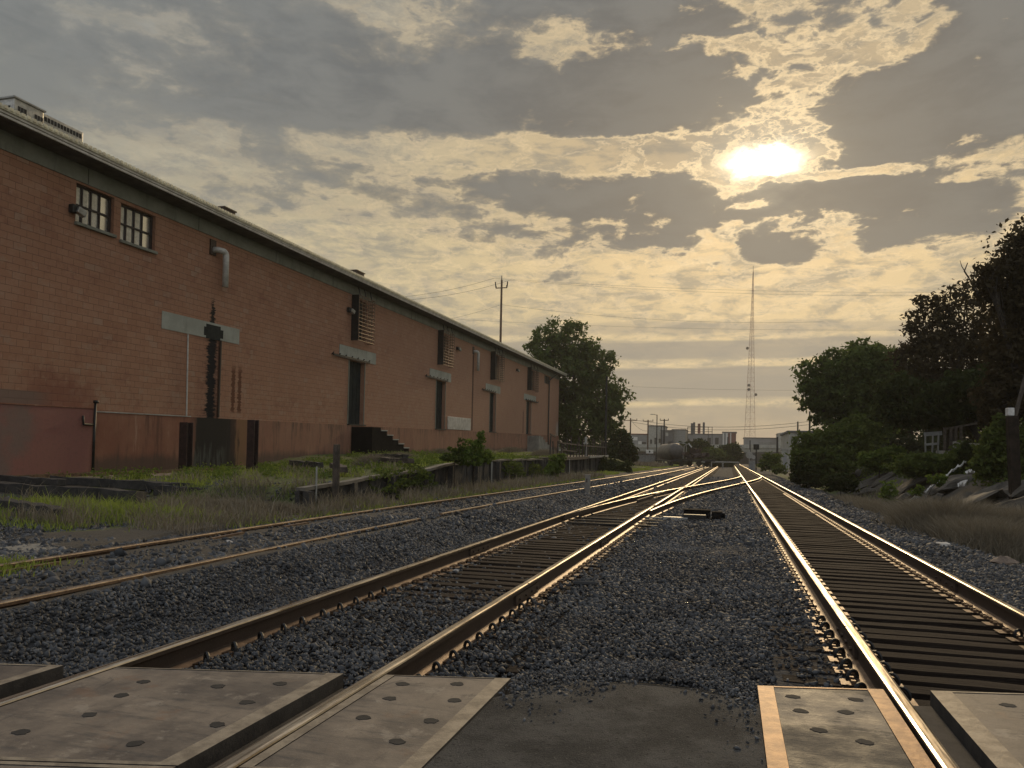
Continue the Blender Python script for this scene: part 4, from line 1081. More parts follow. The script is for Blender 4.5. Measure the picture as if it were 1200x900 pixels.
rock(at(1105,641,-.4,.02), .26, 'flat pale slab of rock left of the upright one', M_paler, flat=.25, seed=4)
rock(at(1012,596,-.3,.03), .32, 'flat whitish rock lying between the shoulder gravel and the bank', M_paler, flat=.2, seed=5)
rock(at(1025,601,-.3,.03), .18, 'small white rock just left of the largest boulder', M_paler, flat=.5, seed=6)
rock(at(590,748,-.2,.04), .052, 'round pale stone by the rail clips of the left track', M_paler, seed=7)
rock(at(868,778,-.2,.02), .03, 'cream pebble at the edge of the asphalt near the framed panel', M_brownr, seed=8)
rock(at(738,776,-.2,.02), .06, 'grey stone half sunk where the asphalt meets the ballast', M_stone, flat=.5, seed=9)
rock(at(534,671,-.19,.02), .06, 'white chip of rock lying on the ties inside the left track', M_paler, flat=.5, seed=10)
rock(at(702,684,-.2,.02), .045, 'small cream rock beside the ends of the left track ties', M_brownr, seed=11)
rock(at(545,608,0,.05), .17, 'dark rock where the near siding rail breaks off', M_stone, flat=.6, seed=12)
rock(at(538,605,0,.05), .14, 'mossy lump at the broken end of the siding rail', M_black, flat=.8, seed=13)
rock(at(268,638,0,.03), .09, 'white fragment between the siding rails', M_paler, flat=.5, seed=14)
rock(at(285,622,.05,.03), .1, 'pinkish rock resting against the far siding rail', M_brownr, flat=.5, seed=15)
b = MB(); p = at(685,695-7,-.2,.03); b.tube([p+Vector((-.12,.0,0)), p+Vector((.12,.03,0))], .035, 10)
tag(b.build('steel_tube', M_dark), 'short dark tube lying beside the tie plates of the left track', 'tube')

# rubble slabs on the right bank
def slab(p, ax, L, W, T, label, tilt=.65, m=M_rubble):
    d = Vector((math.cos(ax), math.sin(ax), 0)); up = Vector((-math.sin(ax)*0-math.sin(tilt), 0, math.cos(tilt)))
    sl_ = Vector((math.cos(tilt), 0, math.sin(tilt))); al = Vector((0,1,0)) + sl_*math.sin(ax); al.normalize(); nn = sl_.cross(al).normalized()*-1
    bmx = bmesh.new(); k = int(abs(p[0]*13+p[1]*7)) % 40; vs = [bmx.verts.new(tuple(q)) for q in SHAPES[k]]
    for t in IF: bmx.faces.new([vs[i] for i in t])
    bmesh.ops.subdivide_edges(bmx, edges=bmx.edges[:], cuts=3, use_grid_fill=True)
    for q in bmx.verts:
        c = q.co.copy(); w = Vector(p) + sl_*c.x*L*.85 + al*c.y*W*.85 + nn*c.z*T*1.1
        w += mnoise.noise_vector(w*2.)*.06 + mnoise.noise_vector(w*7)*.035; q.co = w - Vector(p)
    me = bpy.data.meshes.new('rubble_block'); bmx.to_mesh(me); bmx.free(); me.materials.append(m)
    o = bpy.data.objects.new('rubble_block', me); C.objects.link(o); o.location = p
    tag(o, label, 'slab', 'broken slabs on the bank')
def onbank(u, v, z0=.3):
    p = onz(u, v, z0); Y = p.y
    lo, hi = 5., 300.
    r = ray(u, v)
    # first hit of the ray with the terrain
    for k in range(1, 900):
        q = EY + r*(k*.1/900*1.)*1.
        if q.z < G(q.x, q.y): return Vector((q.x, q.y, G(q.x, q.y)))
    return p
for i, (u, v, L, W, T, ax, lab) in enumerate([
    (1150,588,2.2,1.5,.30,.1,'wide tan slab of broken concrete below the leaning post'),
    (1195,600,2.4,1.2,.3,-.1,'tan slab at the right edge below the leaning post'),
    (1120,572,1.9,1.5,.3,.2,'dark slab above the dry brush, crossed by the white sheet'),
    (1075,570,2.2,2.2,.3,.1,'broad sandy slab in the middle of the bank'),
    (1035,565,1.8,1.0,.3,-.15,'narrow grey slab left of the broad sandy one'),
    (1010,572,2.0,2.0,.35,.1,'brown slab in the bank under the yellow green shrub'),
    (1178,625,1.7,1.1,.25,.25,'low slab among the brush at the right edge'),
    (985,566,1.6,2.4,.3,0,'mossy grey slab half hidden by the round bush'),
    (960,568,1.4,2.4,.3,0,'smallest and farthest broken slab beside the gully'),
    (1095,590,1.0,.8,.25,.3,'broken lump on the bank just under the white sheet'),(1060,585,.9,.9,.25,-.2,'broken lump at the lower edge of the sandy slab'),
    (1168,580,1.3,.8,.25,.3,'tilted fragment between the scraps and the leaning post'),(1140,605,1.1,.9,.25,0,'fragment poking out of the slope brush below the post'),
    (1020,578,1.1,1.1,.25,.1,'fragment at the foot of the brown slab'),(1195,575,1.5,1.2,.3,.1,'highest slab at the right edge, behind the leaning post'),
    (1095,556,1.4,1.3,.25,-.1,'slab along the top of the bank under the bushes'),(998,562,1.3,1.6,.25,.2,'ledge of broken concrete by the round bush')]):
    p = onbank(u, v); slab(p+Vector((0,0,.12)), ax, L, W, T, lab, tilt=.44+rnd.uniform(-.12,.12))

# white sheeting strip and leaning post
pA = onbank(1132,560); pB = onbank(1070,601)
b = MB(); n = 26; P0 = pA+Vector((0,0,.42)); P1 = pB+Vector((-.1,0,.22))
for i in range(n+1):
    t = i/n; c = P0.lerp(P1, t); zz = G(c.x, c.y)+.34-.12*t; c.z = max(c.z, zz+.22) + .04*math.sin(i*1.9)
    w = .10 + .07*math.sin(i*2.3)**2 + (.10 if t < .25 else 0)
    for k in range(4):
        f = k/3-.5; b.v.append((c.x + f*w*.5, c.y + f*w*1.6, c.z + .05*math.sin(k*2.5+i*1.3)))
for i in range(n):
    for k in range(3): a0 = i*4+k; b.f.append([a0, a0+1, a0+5, a0+4]); b.m.append(0)
o = b.build('plastic_sheet', M_white); sm = o.modifiers.new('t', 'SOLIDIFY'); sm.thickness = .012
tag(o, 'crumpled white strip of plastic sheeting draped down the rubble bank', 'sheeting')
for (u, v, s, lab) in ((1140,562,.32,'white scrap of plastic lying high on the bank right of the long strip'),(1128,578,.2,'small white scrap on the bank below the other scrap')):
    p = onbank(u, v); b = MB()
    for i in range(5):
        for k in range(5): b.v.append((p.x+(i-2)*s*.25, p.y+(k-2)*s*.4, p.z+.30+.09*math.sin(i*2.1+k*1.7)+(i-2)*s*.12))
    for i in range(4):
        for k in range(4): a0 = i*5+k; b.f.append([a0,a0+1,a0+6,a0+5]); b.m.append(0)
    o = b.build('plastic_scrap', M_white); sm = o.modifiers.new('t','SOLIDIFY'); sm.thickness = .01; tag(o, lab, 'scrap', 'white scraps on the bank')
M_postwood = plain('dark_post_wood', (.040,.030,.023), (.018,.014,.011), .95, 5., spec=.1)
px_ = 7.35; pb = onx(1187, 592, px_); pt = onx(1185, 488, px_)
b = MB(); b.beam((pb.x+.06, pb.y, G(pb.x, pb.y)-.4), (pt.x-.03, pb.y, pt.z), .25, .25, jit=.012)
po = thing('stump_post', 'thick dark wooden post leaning on the bank, pale box on its top', 'post', (pb.x, pb.y, G(pb.x,pb.y)))
b.build('shaft', M_postwood, po, bevel=.02)
b = MB(); b.box(pt.x-.16, pt.x+.0, pb.y-.1, pb.y+.1, pt.z+.01, pt.z+.22); b.build('box', M_white, po, bevel=.01)
b = MB(); b.beam((pt.x+.05, pb.y, pt.z), (pt.x+.35, pb.y+.2, pt.z+1.1), .07, .07); b.build('brace', M_wood, po)
p = onbank(1040, 548); b = MB(); b.beam(p+Vector((.45,0,-.3)), p+Vector((-.45,0,.75)), .17, .17, jit=.01)
tag(b.build('wooden_post', M_wood), 'dark stump of a post leaning left at the top of the bank', 'post')
# ruins at the top of the bank
ru = thing('ruined_wall', 'low broken concrete wall among shrubs with bare frame posts over it', 'wall', (11.5, 36, 1.2))
def rx(u, v, y): return ony(u, v, y)
a0, a1 = rx(1098, 528, 36), rx(1168, 524, 36)
b = MB(); b.box(a0.x, (a0.x+a1.x)/2-.3, 35.9, 36.2, .6, a0.z); b.box((a0.x+a1.x)/2-.29, a1.x, 35.9, 36.2, .6, a1.z+.15); b.box((a0.x+a1.x)/2-.45, (a0.x+a1.x)/2-.15, 35.8, 36.3, .6, a1.z+.22)
b.build('masonry', M_conc, ru, bevel=.02)
b = MB()
for u in (1108, 1115, 1121, 1127, 1159): q0, q1 = rx(u, 527, 36.4), rx(u, 499+ (1127-u)*.1 if u < 1130 else 496, 36.4); b.beam((q0.x, 36.5, .8), (q1.x, 36.5, q1.z), .09, .09)
q0, q1 = rx(1106, 503, 36.5), rx(1160, 493, 36.5); b.beam(q0, q1, .06, .08)
b.build('frame_posts', M_wood, ru)
gt = thing('garden_gate', 'weathered white wooden gate standing in the shrubs on the bank', 'gate', (9.6, 36, 1.2))
g0, g1 = rx(1083, 536, 35), rx(1103, 507, 35)
for k in range(3):
    b = MB(); x = g0.x + (g1.x-g0.x)*(k+.3)/3; b.beam((x, 35, 1.0), (x+(.05 if k else -.03), 35, g1.z-rnd.uniform(0,.15)), .17, .03); b.build('board', M_grey, gt)
b = MB(); b.beam((g0.x-.02, 34.96, g1.z-.08), (g1.x+.02, 34.96, g1.z-.02), .04, .16); b.beam((g0.x, 34.96, g1.z-.5), (g1.x-.1, 34.96, g1.z-.45), .04, .09); b.build('crossbar', M_grey, gt)

# ------------------------------------------------------------------ vegetation
def leafcloud(C_, R_, size, flat=1., shell=.55, tri=False, updir=None):
    n = len(C_); d = nrg.normal(size=(n,3)); d /= np.linalg.norm(d,axis=1)[:,None]
    a = np.cross(d, nrg.normal(size=(n,3))); a /= np.linalg.norm(a,axis=1)[:,None]; b_ = np.cross(d, a)
    s = size*nrg.uniform(.5,1.4,(n,1))
    a = a*s; b_ = b_*s*nrg.uniform(.35,.7,(n,1)); c = d*s*nrg.uniform(-.25,.25,(n,1))
    V = np.stack([C_-a, C_-b_*.9+c, C_+a, C_+b_*.9+c], 1)
    return V.reshape(-1,3), np.arange(n*4).reshape(n,4)
def crown_points(blobs, n, clump, leafsize, gap=.0):
    """leaf positions gathered in clumps on uneven shells of the given ellipsoids; returns points"""
    W = np.array([b[3]*b[4]*b[5] for b in blobs])**.67; W /= W.sum(); out = []
    for b, w in zip(blobs, W):
        k = int(n*w); nc = max(8, int(k/clump))
        d = nrg.normal(size=(nc,3)); d /= np.linalg.norm(d,axis=1)[:,None]
        rad = nrg.uniform(.30,1.,(nc,1))**.55 * (1+.13*np.sin(d[:,:1]*5+b[0])+.10*np.sin(d[:,2:]*7+b[1])+nrg.normal(0,.05,(nc,1)))
        c = d*rad*np.array(b[3:6]) + np.array(b[:3])
        sz = min(b[3:6])*nrg.uniform(.08,.24,(nc,1))
        i = nrg.integers(0, nc, k)
        out.append(c[i] + nrg.normal(size=(k,3))*sz[i]*np.array([1,1,.6])*.8)
    return np.concatenate(out)
def limbs(b, base, blobs, r0, depth=2, seed=0):
    rr_ = random.Random(seed); base = Vector(base)
    tops = [Vector(q[:3]) for q in blobs]; mid = sum(tops, Vector())/len(tops)
    fork = base.lerp(Vector((mid.x, mid.y, min(t.z-q[5]*.5 for t, q in zip(tops, blobs)))), .85)
    b.tube([base-Vector((0,0,.3)), base.lerp(fork,.5)+Vector((rr_.uniform(-.1,.1)*r0*4,0,0)), fork], [r0*1.25, r0*.9, r0*.75], 9)
    for t, q in zip(tops, blobs):
        m = fork.lerp(t, .5)+Vector((rr_.uniform(-.3,.3), rr_.uniform(-.3,.3), .2))*q[3]*.4
        b.tube([fork, m, t], [r0*.55, r0*.35, r0*.15], 6)
        for _ in range(9):
            d = Vector((rr_.gauss(0,1), rr_.gauss(0,1), rr_.gauss(.2,1))).normalized()
            s = m.lerp(t, rr_.random()); e = t + Vector((d.x*q[3], d.y*q[4], d.z*q[5]))*.92
            b.tube([s, s.lerp(e,.5)+Vector((0,0,.1*q[5])), e], [r0*.17, r0*.10, r0*.03], 4, cap=False)
def tree(name, label, cat, base, blobs, n, size, m, r0=.25, clump=16, group=None, bark=M_bark, trunk=True, seed=0, extra=None):
    t = thing(name, label, cat, base, group)
    P_ = crown_points(blobs, n, clump, size); P_ = P_[P_[:,2] > gz(P_[:,0], P_[:,1])+.02]
    V, F = leafcloud(P_, None, size); o = fastmesh('crown' if trunk else 'foliage', V, F, m)
    o.parent = t; o.matrix_parent_inverse = Matrix.Translation(-t.location)
    b = MB(); limbs(b, base, blobs, r0, seed=seed); b.build('trunk' if trunk else 'stems', bark, t, smooth=True)
    return t
def B(u, v, ru, rv, Y, depth=None):
    """an ellipsoid of foliage that is ru, rv wide/high (in photo pixels) at distance Y"""
    c = ony(u, v, Y); s = (c-EY).length/FPX; return (c.x, Y, c.z, ru*s, (depth or ru)*s, rv*s)
L_tree = leafmat('leaf_broad', (.022,.034,.009), (.115,.155,.04), .55)
# tree behind the far end of the warehouse
Y = 97
tree('leafy_tree', 'tall rounded green tree behind the far end of the warehouse', 'tree', (ony(665,540,Y).x, Y, .6),
     [B(640,405,22,26,Y), B(668,400,24,27,Y), B(696,425,26,25,Y+1), B(660,440,38,36,Y), B(702,465,30,32,Y), B(680,500,44,32,Y-1), B(716,490,18,22,Y-2), B(648,480,26,40,Y+2)],
     27000, .26, L_tree, .45, 22, seed=1)
tree('shrub', 'round shrub at the foot of the leafy tree, beside the pole', 'shrub', (ony(728,545,84).x, 84, .1), [B(727,525,16,18,84), B(712,532,14,14,82), B(738,535,9,10,85)], 7000, .2, L_dark, .1, trunk=False, seed=2)
# right: a round tree, a tall loose one, a dark overhanging one
Y = 62
tree('spreading_tree', 'wide dark tree with a low rounded crown left of the tall trees on the right', 'tree', (ony(1010,540,Y).x, Y, .9),
     [B(975,440,32,26,Y), B(1015,428,36,26,Y), B(955,462,18,22,Y-1), B(990,468,34,24,Y), B(1035,455,36,36,Y+1), B(1005,500,30,26,Y+2), B(962,484,12,16,Y-1)], 31000, .17, L_tree, .32, 18, seed=3)
Y = 44
tree('twiggy_tree', 'tall reddish brown tree with thin airy branch tips against the sky', 'tree', (ony(1110,540,Y).x, Y, 1.2),
     [B(1092,385,26,34,Y), B(1130,372,30,38,Y), B(1080,425,30,34,Y), B(1120,430,44,40,Y), B(1160,420,34,50,Y+1), B(1095,470,48,32,Y), B(1150,480,44,34,Y+1)], 24000, .12, L_brown, .25, 9, seed=4)
Y = 30
tree('overhanging_tree', 'tallest dark tree, cut by the right edge of the photo', 'tree', (ony(1235,540,Y).x, Y, 1.3),
     [B(1180,330,30,30,Y), B(1200,296,22,22,Y), B(1215,350,40,50,Y), B(1160,325,14,14,Y-1), B(1195,410,32,44,Y), B(1230,420,50,60,Y), B(1185,470,40,26,Y), B(1250,300,50,50,Y+1)], 27000, .10, L_brown, .28, 11, seed=5)
tree('overhanging_tree', 'greener dark tree hanging low over the ruins behind the leaning post', 'tree', (ony(1175,530,36).x, 36.8, 1.3),
     [B(1140,462,40,24,38), B(1185,455,40,30,38), B(1100,478,30,18,39), B(1215,440,24,40,33), B(1060,470,30,30,42), B(1130,485,30,12,38)], 30000, .12, L_dark, .2, 14, seed=6)
for i, (x_, y_, w_, h_, lab) in enumerate([(15,82,5,4.5,'far dark tree closing the view behind the spreading tree'),(23,78,6,5.5,'far dark tree closing the view behind the ruined wall'),(31,74,6,5.5,'far dark tree behind the leaning post'),(40,72,6,6,'far dark tree off the right edge')]):
    z_ = G(x_,y_); tree('background_tree', lab, 'tree', (x_,y_,z_), [(x_,y_,z_+h_*.75,w_,3,h_*.6),(x_-w_*.5,y_,z_+h_*.4,w_*.7,3,h_*.5),(x_+w_*.5,y_+1,z_+h_*.4,w_*.7,3,h_*.5)], 9000, .26, L_dark, .25, 14, 'dark trees closing the view', seed=60+i)
# bare twigs sticking out
b = MB()
for (pts) in ([(1145,345),(1135,325),(1127,312),(1125,305)],[(1135,325),(1130,318),(1134,308)],[(1150,350),(1140,330),(1143,312)],[(1172,350),(1160,335),(1150,330)]):
    b.tube([ony(u, v, 30) for u, v in pts], [.035,.025,.015,.008][:len(pts)], 4)
ob = b.build('branch', M_bark, [o for o in bpy.data.objects if o.name == 'overhanging_tree'][0]); ob['label'] = 'bare forked branch tips'
def shrub(label, blobs, n, size, m, r0=.04, group='shrubs on the right bank', name='shrub', seed=0, clump=10):
    q = blobs[0]; bx_, by_ = q[0], q[1]
    return tree(name, label, name.replace('_',' '), (bx_, by_, G(bx_,by_)), blobs, n, size, m, r0, clump, group, trunk=False, seed=seed)
shrub('big round green bush at the foot of the spreading tree', [B(985,522,34,24,48), B(950,528,20,20,47), B(1000,505,28,16,49), B(945,545,18,20,46), B(970,545,26,18,46)], 16000, .13, L_mid, seed=7, clump=14)
shrub('small dark bush in front of the round green one, over the gully', [B(938,552,11,16,42), B(950,560,14,12,42)], 4500, .09, L_dark, seed=8)
shrub('bright yellow green bush beside the leaning stump', [B(1030,540,20,11,42), B(1045,532,14,9,42), B(1018,538,10,8,41)], 5000, .10, L_fresh, seed=9)
shrub('row of mid green bushes under the white gate', [B(1075,545,26,12,34), B(1100,545,24,11,34), B(1125,548,22,10,33)], 8000, .09, L_mid, seed=10)
shrub('green bush below the ruined wall', [B(1135,538,22,14,32), B(1155,545,22,14,31), B(1120,542,12,12,32)], 8000, .085, L_mid, seed=11)
shrub('tall narrow green bush left of the leaning post', [B(1165,525,14,22,27), B(1172,505,9,16,27), B(1158,545,16,14,27)], 6500, .075, L_mid, seed=12)
shrub('green bush at the right edge behind the leaning post', [B(1200,540,16,26,26), B(1215,520,20,30,26)], 6000, .075, L_mid, seed=13)
shrub('dark pointed bush right in the middle below the ruined wall', [B(1132,535,7,14,31)], 1800, .07, L_dark, seed=14)
shrub('small yellow green weed on the sandy slab', [B(1040,577,8,12,27), B(1045,585,6,8,27)], 900, .06, L_fresh, .02, seed=15)
shrub('pale green weed high on the sandy slab', [B(1098,562,10,6,28), B(1075,575,8,5,28)], 900, .06, L_fresh, .02, seed=16)
shrub('green shrub on the retaining wall in front of the nearest white panel', [B(555,527,13,13,23.5), B(562,514,7,10,23.7), B(545,532,12,8,23.2), B(566,534,14,8,23.4), B(553,540,22,6,23.0)], 4600, .05, L_fresh, .03, 'weeds along the retaining wall', seed=17)
shrub('tall thin shrub left of the bright one on the retaining wall', [B(533,532,10,8,22.5), B(540,521,5,9,22.4), B(526,536,12,5,22.0)], 1500, .045, L_mid, .02, 'weeds along the retaining wall', seed=18)
shrub('leafy weed against the wall below the grey steps', [B(652,543,9,12,36), B(646,552,8,8,35.6), B(658,536,5,6,36)], 2200, .07, L_fresh, .03, 'weeds along the retaining wall', seed=19)
shrub('dark shrub under the loading deck', [B(712,548,14,12,58), B(728,550,12,10,60)], 3500, .12, L_dark, .04, 'weeds along the retaining wall', seed=20)
shrub('green bush beside the far relay box', [B(905,540,10,10,80), B(897,545,8,6,78), B(913,550,8,5,76)], 3500, .13, L_mid, .03, seed=21)
shrub('dark hollow bush in the gully beside the grey stump', [B(985,565,18,10,38)], 3000, .08, L_dark, .03, seed=22)

# grass blades
def blades(n, fx, h0, m, name, lean=.35, w=.006):
    X, Y = fx(n); k = len(X); Z = gz(X, Y) - .01
    h = h0*np.exp(nrg.normal(0,.35,k)); th = nrg.uniform(0, 6.28, k); ln = nrg.normal(0, lean, (k,2))
    wx = np.cos(th)*w*(1+Y*.05); wy = np.sin(th)*w*(1+Y*.05)
    A = np.stack([X-wx, Y-wy, Z],1); Bq = np.stack([X+wx, Y+wy, Z],1)
    mx = np.stack([X+ln[:,0]*h*.35, Y+ln[:,1]*h*.35, Z+h*.6],1)
    T = np.stack([X+ln[:,0]*h, Y+ln[:,1]*h, Z+h*(.95-.2*np.abs(ln[:,0]))],1)
    dx_ = np.stack([wx*.7, wy*.7, 0*wx],1)
    V = np.stack([A,Bq,mx+dx_,mx-dx_,T],1).reshape(-1,3); i = np.arange(k)*5
    F = np.concatenate([np.stack([i,i+1,i+2],1), np.stack([i,i+2,i+3],1), np.stack([i+3,i+2,i+4],1)])
    return fastmesh(name, V, F, m)
def pn(X, Y, f=1., s=0.):
    return np.sin(X*1.3*f+s)*np.sin(Y*1.1*f+1.7+s)+.6*np.sin(X*2.9*f+Y*2.1*f+s)+.4*np.sin(X*6.1*f-Y*4.3*f)
def patch(areas):
    def fx(n):
        xs_, ys__ = [], []
        tot = sum(a[-1] for a in areas)
        for (x0,x1,y0,y1,thr,w) in areas:
            k = int(n*w/tot*2); X = nrg.uniform(x0,x1,k); Y = nrg.uniform(y0,y1,k); q = (pn(X,Y,1.3) > thr + nrg.normal(0,.25,k)) & (Y > yc(X)+.1); xs_.append(X[q]); ys__.append(Y[q])
        return np.concatenate(xs_), np.concatenate(ys__)
    return fx
def cl(cx_, cy_, sx_, sy_):
    return lambda n: (nrg.normal(cx_, sx_, n), nrg.normal(cy_, sy_, n))
tag(blades(52000, patch([(-12.5,-7.9,8.6,15,-.2,5),(-8.4,-7.1,10,45,-.4,5),(-17.5,-9.3,15,30,.15,7),(-17,-9.8,30,58,.1,4),(-9,-7.6,45,80,-.4,3)]), .09, L_grass, 'short_grass'), kind='stuff')
o = blades(17000, cl(-9.9,10.65,.75,.35), .15, L_grass, 'lush_grass'); tag(o, kind='stuff')
o = blades(5000, cl(-7.0,5.6,.22,.35), .07, L_grass, 'grass_tuft'); tag(o, kind='stuff')
tag(blades(20000, patch([(4.75,5.9,9,20,-.2,5),(5.5,9,34,60,.2,2),(-12,-7.4,90,140,-.6,2)]), .09, L_grass, 'ditch_grass'), kind='stuff')
tag(blades(17000, patch([(-10.6,-7.2,9.0,14.6,-.3,5),(-8.3,-7.15,14,46,-.3,6),(-13,-8.5,11,22,.5,2),(4.9,6.6,10,40,.2,3)]), .24, L_dry, 'dry_grass', .45, .004), kind='stuff')
for i, (u, v, x_, n_) in enumerate(((480,552,-8.35,1500),(600,545,-8.75,1700),(625,548,-9.0,1500),(450,560,-8.3,900))):
    q = onx(u, v, x_); shrub(('creeper hanging over the middle of the retaining wall','creeper over the far part of the retaining wall','creeper over the wall end beside the deck','thin creeper near the start of the retaining wall')[i], [(x_,q.y,q.z-.1,.3,1.2,.35),(x_+.1,q.y+.8,q.z-.3,.25,.8,.3)], n_, .045, L_mid, .02, 'weeds along the retaining wall', name='creeper', seed=80+i)
# low broad-leaved ground cover on the terrace
def gc(n):
    X = nrg.uniform(-17.6,-9.3,n); Y = nrg.uniform(16,45,n); q = pn(X,Y,1.6,2.) > .15; return X[q], Y[q]
X, Y = gc(60000); P_ = np.stack([X, Y, gz(X,Y)+np.abs(nrg.normal(0,.09,len(X)))], 1); V, F = leafcloud(P_, None, .045); tag(fastmesh('ground_cover', V, F, L_fresh), kind='stuff')
X = nrg.uniform(7.5,16,30000); Y = nrg.uniform(22,60,30000); P_ = np.stack([X, Y, gz(X,Y)+np.abs(nrg.normal(0,.14,len(X)))], 1); V, F = leafcloud(P_, None, .07); tag(fastmesh('bank_weeds', V, F, L_mid), kind='stuff')

# dry brush: bundles of thin curving stems
def brush(label, cx_, cy_, rx_, ry_, h, n, seed=0, m=L_dry, group='dry brush'):
    t0 = nrg.normal(size=(n,2))*np.array([rx_*.45, ry_*.45]); X = cx_+t0[:,0]; Y = cy_+t0[:,1]; Z = gz(X,Y)
    V = []; F = []; k = 4
    hh = h*nrg.uniform(.45,1.1,n)*np.exp(-(t0[:,0]/rx_)**2*.6-(t0[:,1]/ry_)**2*.6); ln = nrg.normal(0,.38,(n,2)) + t0/np.array([rx_,ry_])*.35
    w = .0055; th = nrg.uniform(0,6.28,n); wd = np.stack([np.cos(th)*w, np.sin(th)*w, 0*th],1)
    pts = []
    for q in range(k):
        f = q/(k-1); c = np.stack([X+ln[:,0]*hh*f*(.5+.6*f)+nrg.normal(0,.02,n)*f, Y+ln[:,1]*hh*f*(.5+.6*f)+nrg.normal(0,.02,n)*f, Z+hh*f*(1.05-.25*f)],1)
        pts += [c-wd*(1.2-f), c+wd*(1.2-f)]
    V = np.stack(pts,1).reshape(-1,3); i = np.arange(n)*k*2
    F = np.concatenate([np.stack([i+2*q,i+2*q+1,i+2*q+3,i+2*q+2],1) for q in range(k-1)])
    o = fastmesh('brush', V, F, m); 
    A = Vector((cx_, cy_, G(cx_,cy_))); o.data.transform(Matrix.Translation(-A)); o.location = A
    return tag(o, label, 'brush', group)
for (u, v, rx_, ry_, h, n, lab) in [
    (1110,632,1.1,1.7,1.15,13000,'largest heap of dry grey brown brush below the white sheet'),
    (1065,610,.9,1.7,.75,7000,'dry brush just right of the largest boulder'),
    (1175,640,.9,1.4,1.0,9000,'dry brush in the ditch corner at the right edge, behind the tan rock'),
    (1150,615,.9,1.5,.85,8000,'dry brush on the slope below the leaning post'),
    (1035,585,1.,2.2,.65,5000,'thin reddish brush at the foot of the sandy slab'),
    (1000,575,.8,2.4,.5,3000,'low brush beside the gully left of the bank slabs')]:
    p = at(u, v, -.2); brush(lab, p.x+.15, p.y, rx_, ry_, h, n)
for (u, v, rx_, ry_, h, n, lab) in [
    (470,572,.35,1.6,.5,3500,'dry weeds before the retaining wall, nearest clump'),
    (520,562,.35,2.2,.5,3000,'dry weeds before the retaining wall, middle clump'),
    (600,556,.35,3.2,.55,3500,'dry weeds under the far part of the retaining wall'),
    (440,580,.3,1.4,.5,2600,'dry weeds at the near end of the retaining wall'),
    (560,560,.35,3.0,.75,3600,'taller dry weeds below the bright shrub of the retaining wall'),
    (640,558,.4,4.0,.7,3600,'tall dry weeds where the retaining wall meets the deck'),
    (330,605,.5,.7,.35,3000,'dry weeds on the slope just left of the wooden post'),
    (270,600,.6,.6,.32,3500,'tangle of dry grass on the open slope left of the wooden post')]:
    p = at(u, v, .05); brush(lab, p.x-.1, p.y, rx_, ry_, h, n, group='dry weeds on the left')

# ------------------------------------------------------------------ poles and wires
def pole(u, vt, Y, label, r=.15, arms=((.96,1.1),), name='utility_pole', group='utility poles', m=M_ppole, ins=True, zb=None, lean=0):
    p = ony(u, vt, Y); z0 = G(p.x, Y) if Y < 140 else 0
    t = thing(name, label, 'utility pole', (p.x, Y, z0), group); H_ = p.z - z0
    b = MB(); b.tube([(p.x-lean, Y, z0-.5), (p.x, Y, p.z)], [r*1.25, r*.8], 8); b.build('pole', m, t)
    tips = []
    for f, w in arms:
        z = z0+H_*f; b = MB(); b.beam((p.x-w, Y-.1, z), (p.x+w, Y-.1, z), .10, .13); b.build('crossarm', m, t)
        if ins:
            b = MB()
            for s_ in (-.92, .92): b.tube([(p.x+w*s_, Y-.1, z+.06), (p.x+w*s_, Y-.1, z+.35)], .06, 6)
            b.build('insulators', M_dark, t)
        tips += [Vector((p.x-w*.92, Y-.1, z+.35)), Vector((p.x+w*.92, Y-.1, z+.35))]
    return t, tips, Vector((p.x, Y, p.z))
def wire(a, c, sag, label, r=.02, group='overhead wires'):
    a = Vector(a); c = Vector(c); n = 28
    pts = [a.lerp(c, i/n) - Vector((0,0,sag*4*(i/n)*(1-i/n))) for i in range(n+1)]
    tag(MB().tube(pts, r, 4, cap=False).build('overhead_wire', M_wire), label, 'wire', group)
YP = 106
pA_, tA_, topA = pole(588, 328, YP, 'tall brown pole with upturned insulators rising above the warehouse roof', .18, ((.955,.85),))
b = MB()
for s_ in (-1, 1): b.tube([topA+Vector((s_*.8,-.1,-1.2)), topA+Vector((s_*.88,-.1,-.8)), topA+Vector((s_*.92,-.1,-.3))], .09, 6)
b.tube([topA, topA+Vector((0,0,.6))], .06, 6); b.build('bracket', M_dark, pA_)
pB_, tB_, topB = pole(1262, 342, YP+14, 'tall pole hidden by the trees at the right edge', .22, ((.95,1.2),))
pC_, tC_, topC = pole(430, 352, YP-8, 'tall pole standing behind the warehouse, out of sight', .22, ((.95,1.2),))
for i, (o1, lab) in enumerate((((-1.2,0,.3),'topmost thin wire crossing the sky'),((1.2,0,-.1),'thin wire just under the topmost one'))):
    wire(topA+Vector(o1)*1., topB+Vector(o1), 1.0+i*.2, lab, .011)
    wire(topA+Vector(o1), topC+Vector(o1), .8, lab+', left of the tall pole', .018)
wire(topA+Vector((0,0,-3.6)), ony(965, 377, 125), 1.0, 'lower sagging wire from the tall pole towards the mast', .013)
wire(topA+Vector((0,0,-3.6)), topC+Vector((0,0,-4.)), .8, 'lower wire from the tall pole down behind the roof', .013)
wire(ony(500,372,150), ony(1140,386,150), 1., 'very faint far wire low across the sky', .014)
wire(ony(720,452,150), ony(1100,455,150), .6, 'faint far wire above the low cloud bank', .014)
pole(711, 441, 63, 'dark slender pole in front of the leafy tree', .10, (), ins=False, m=M_dark)
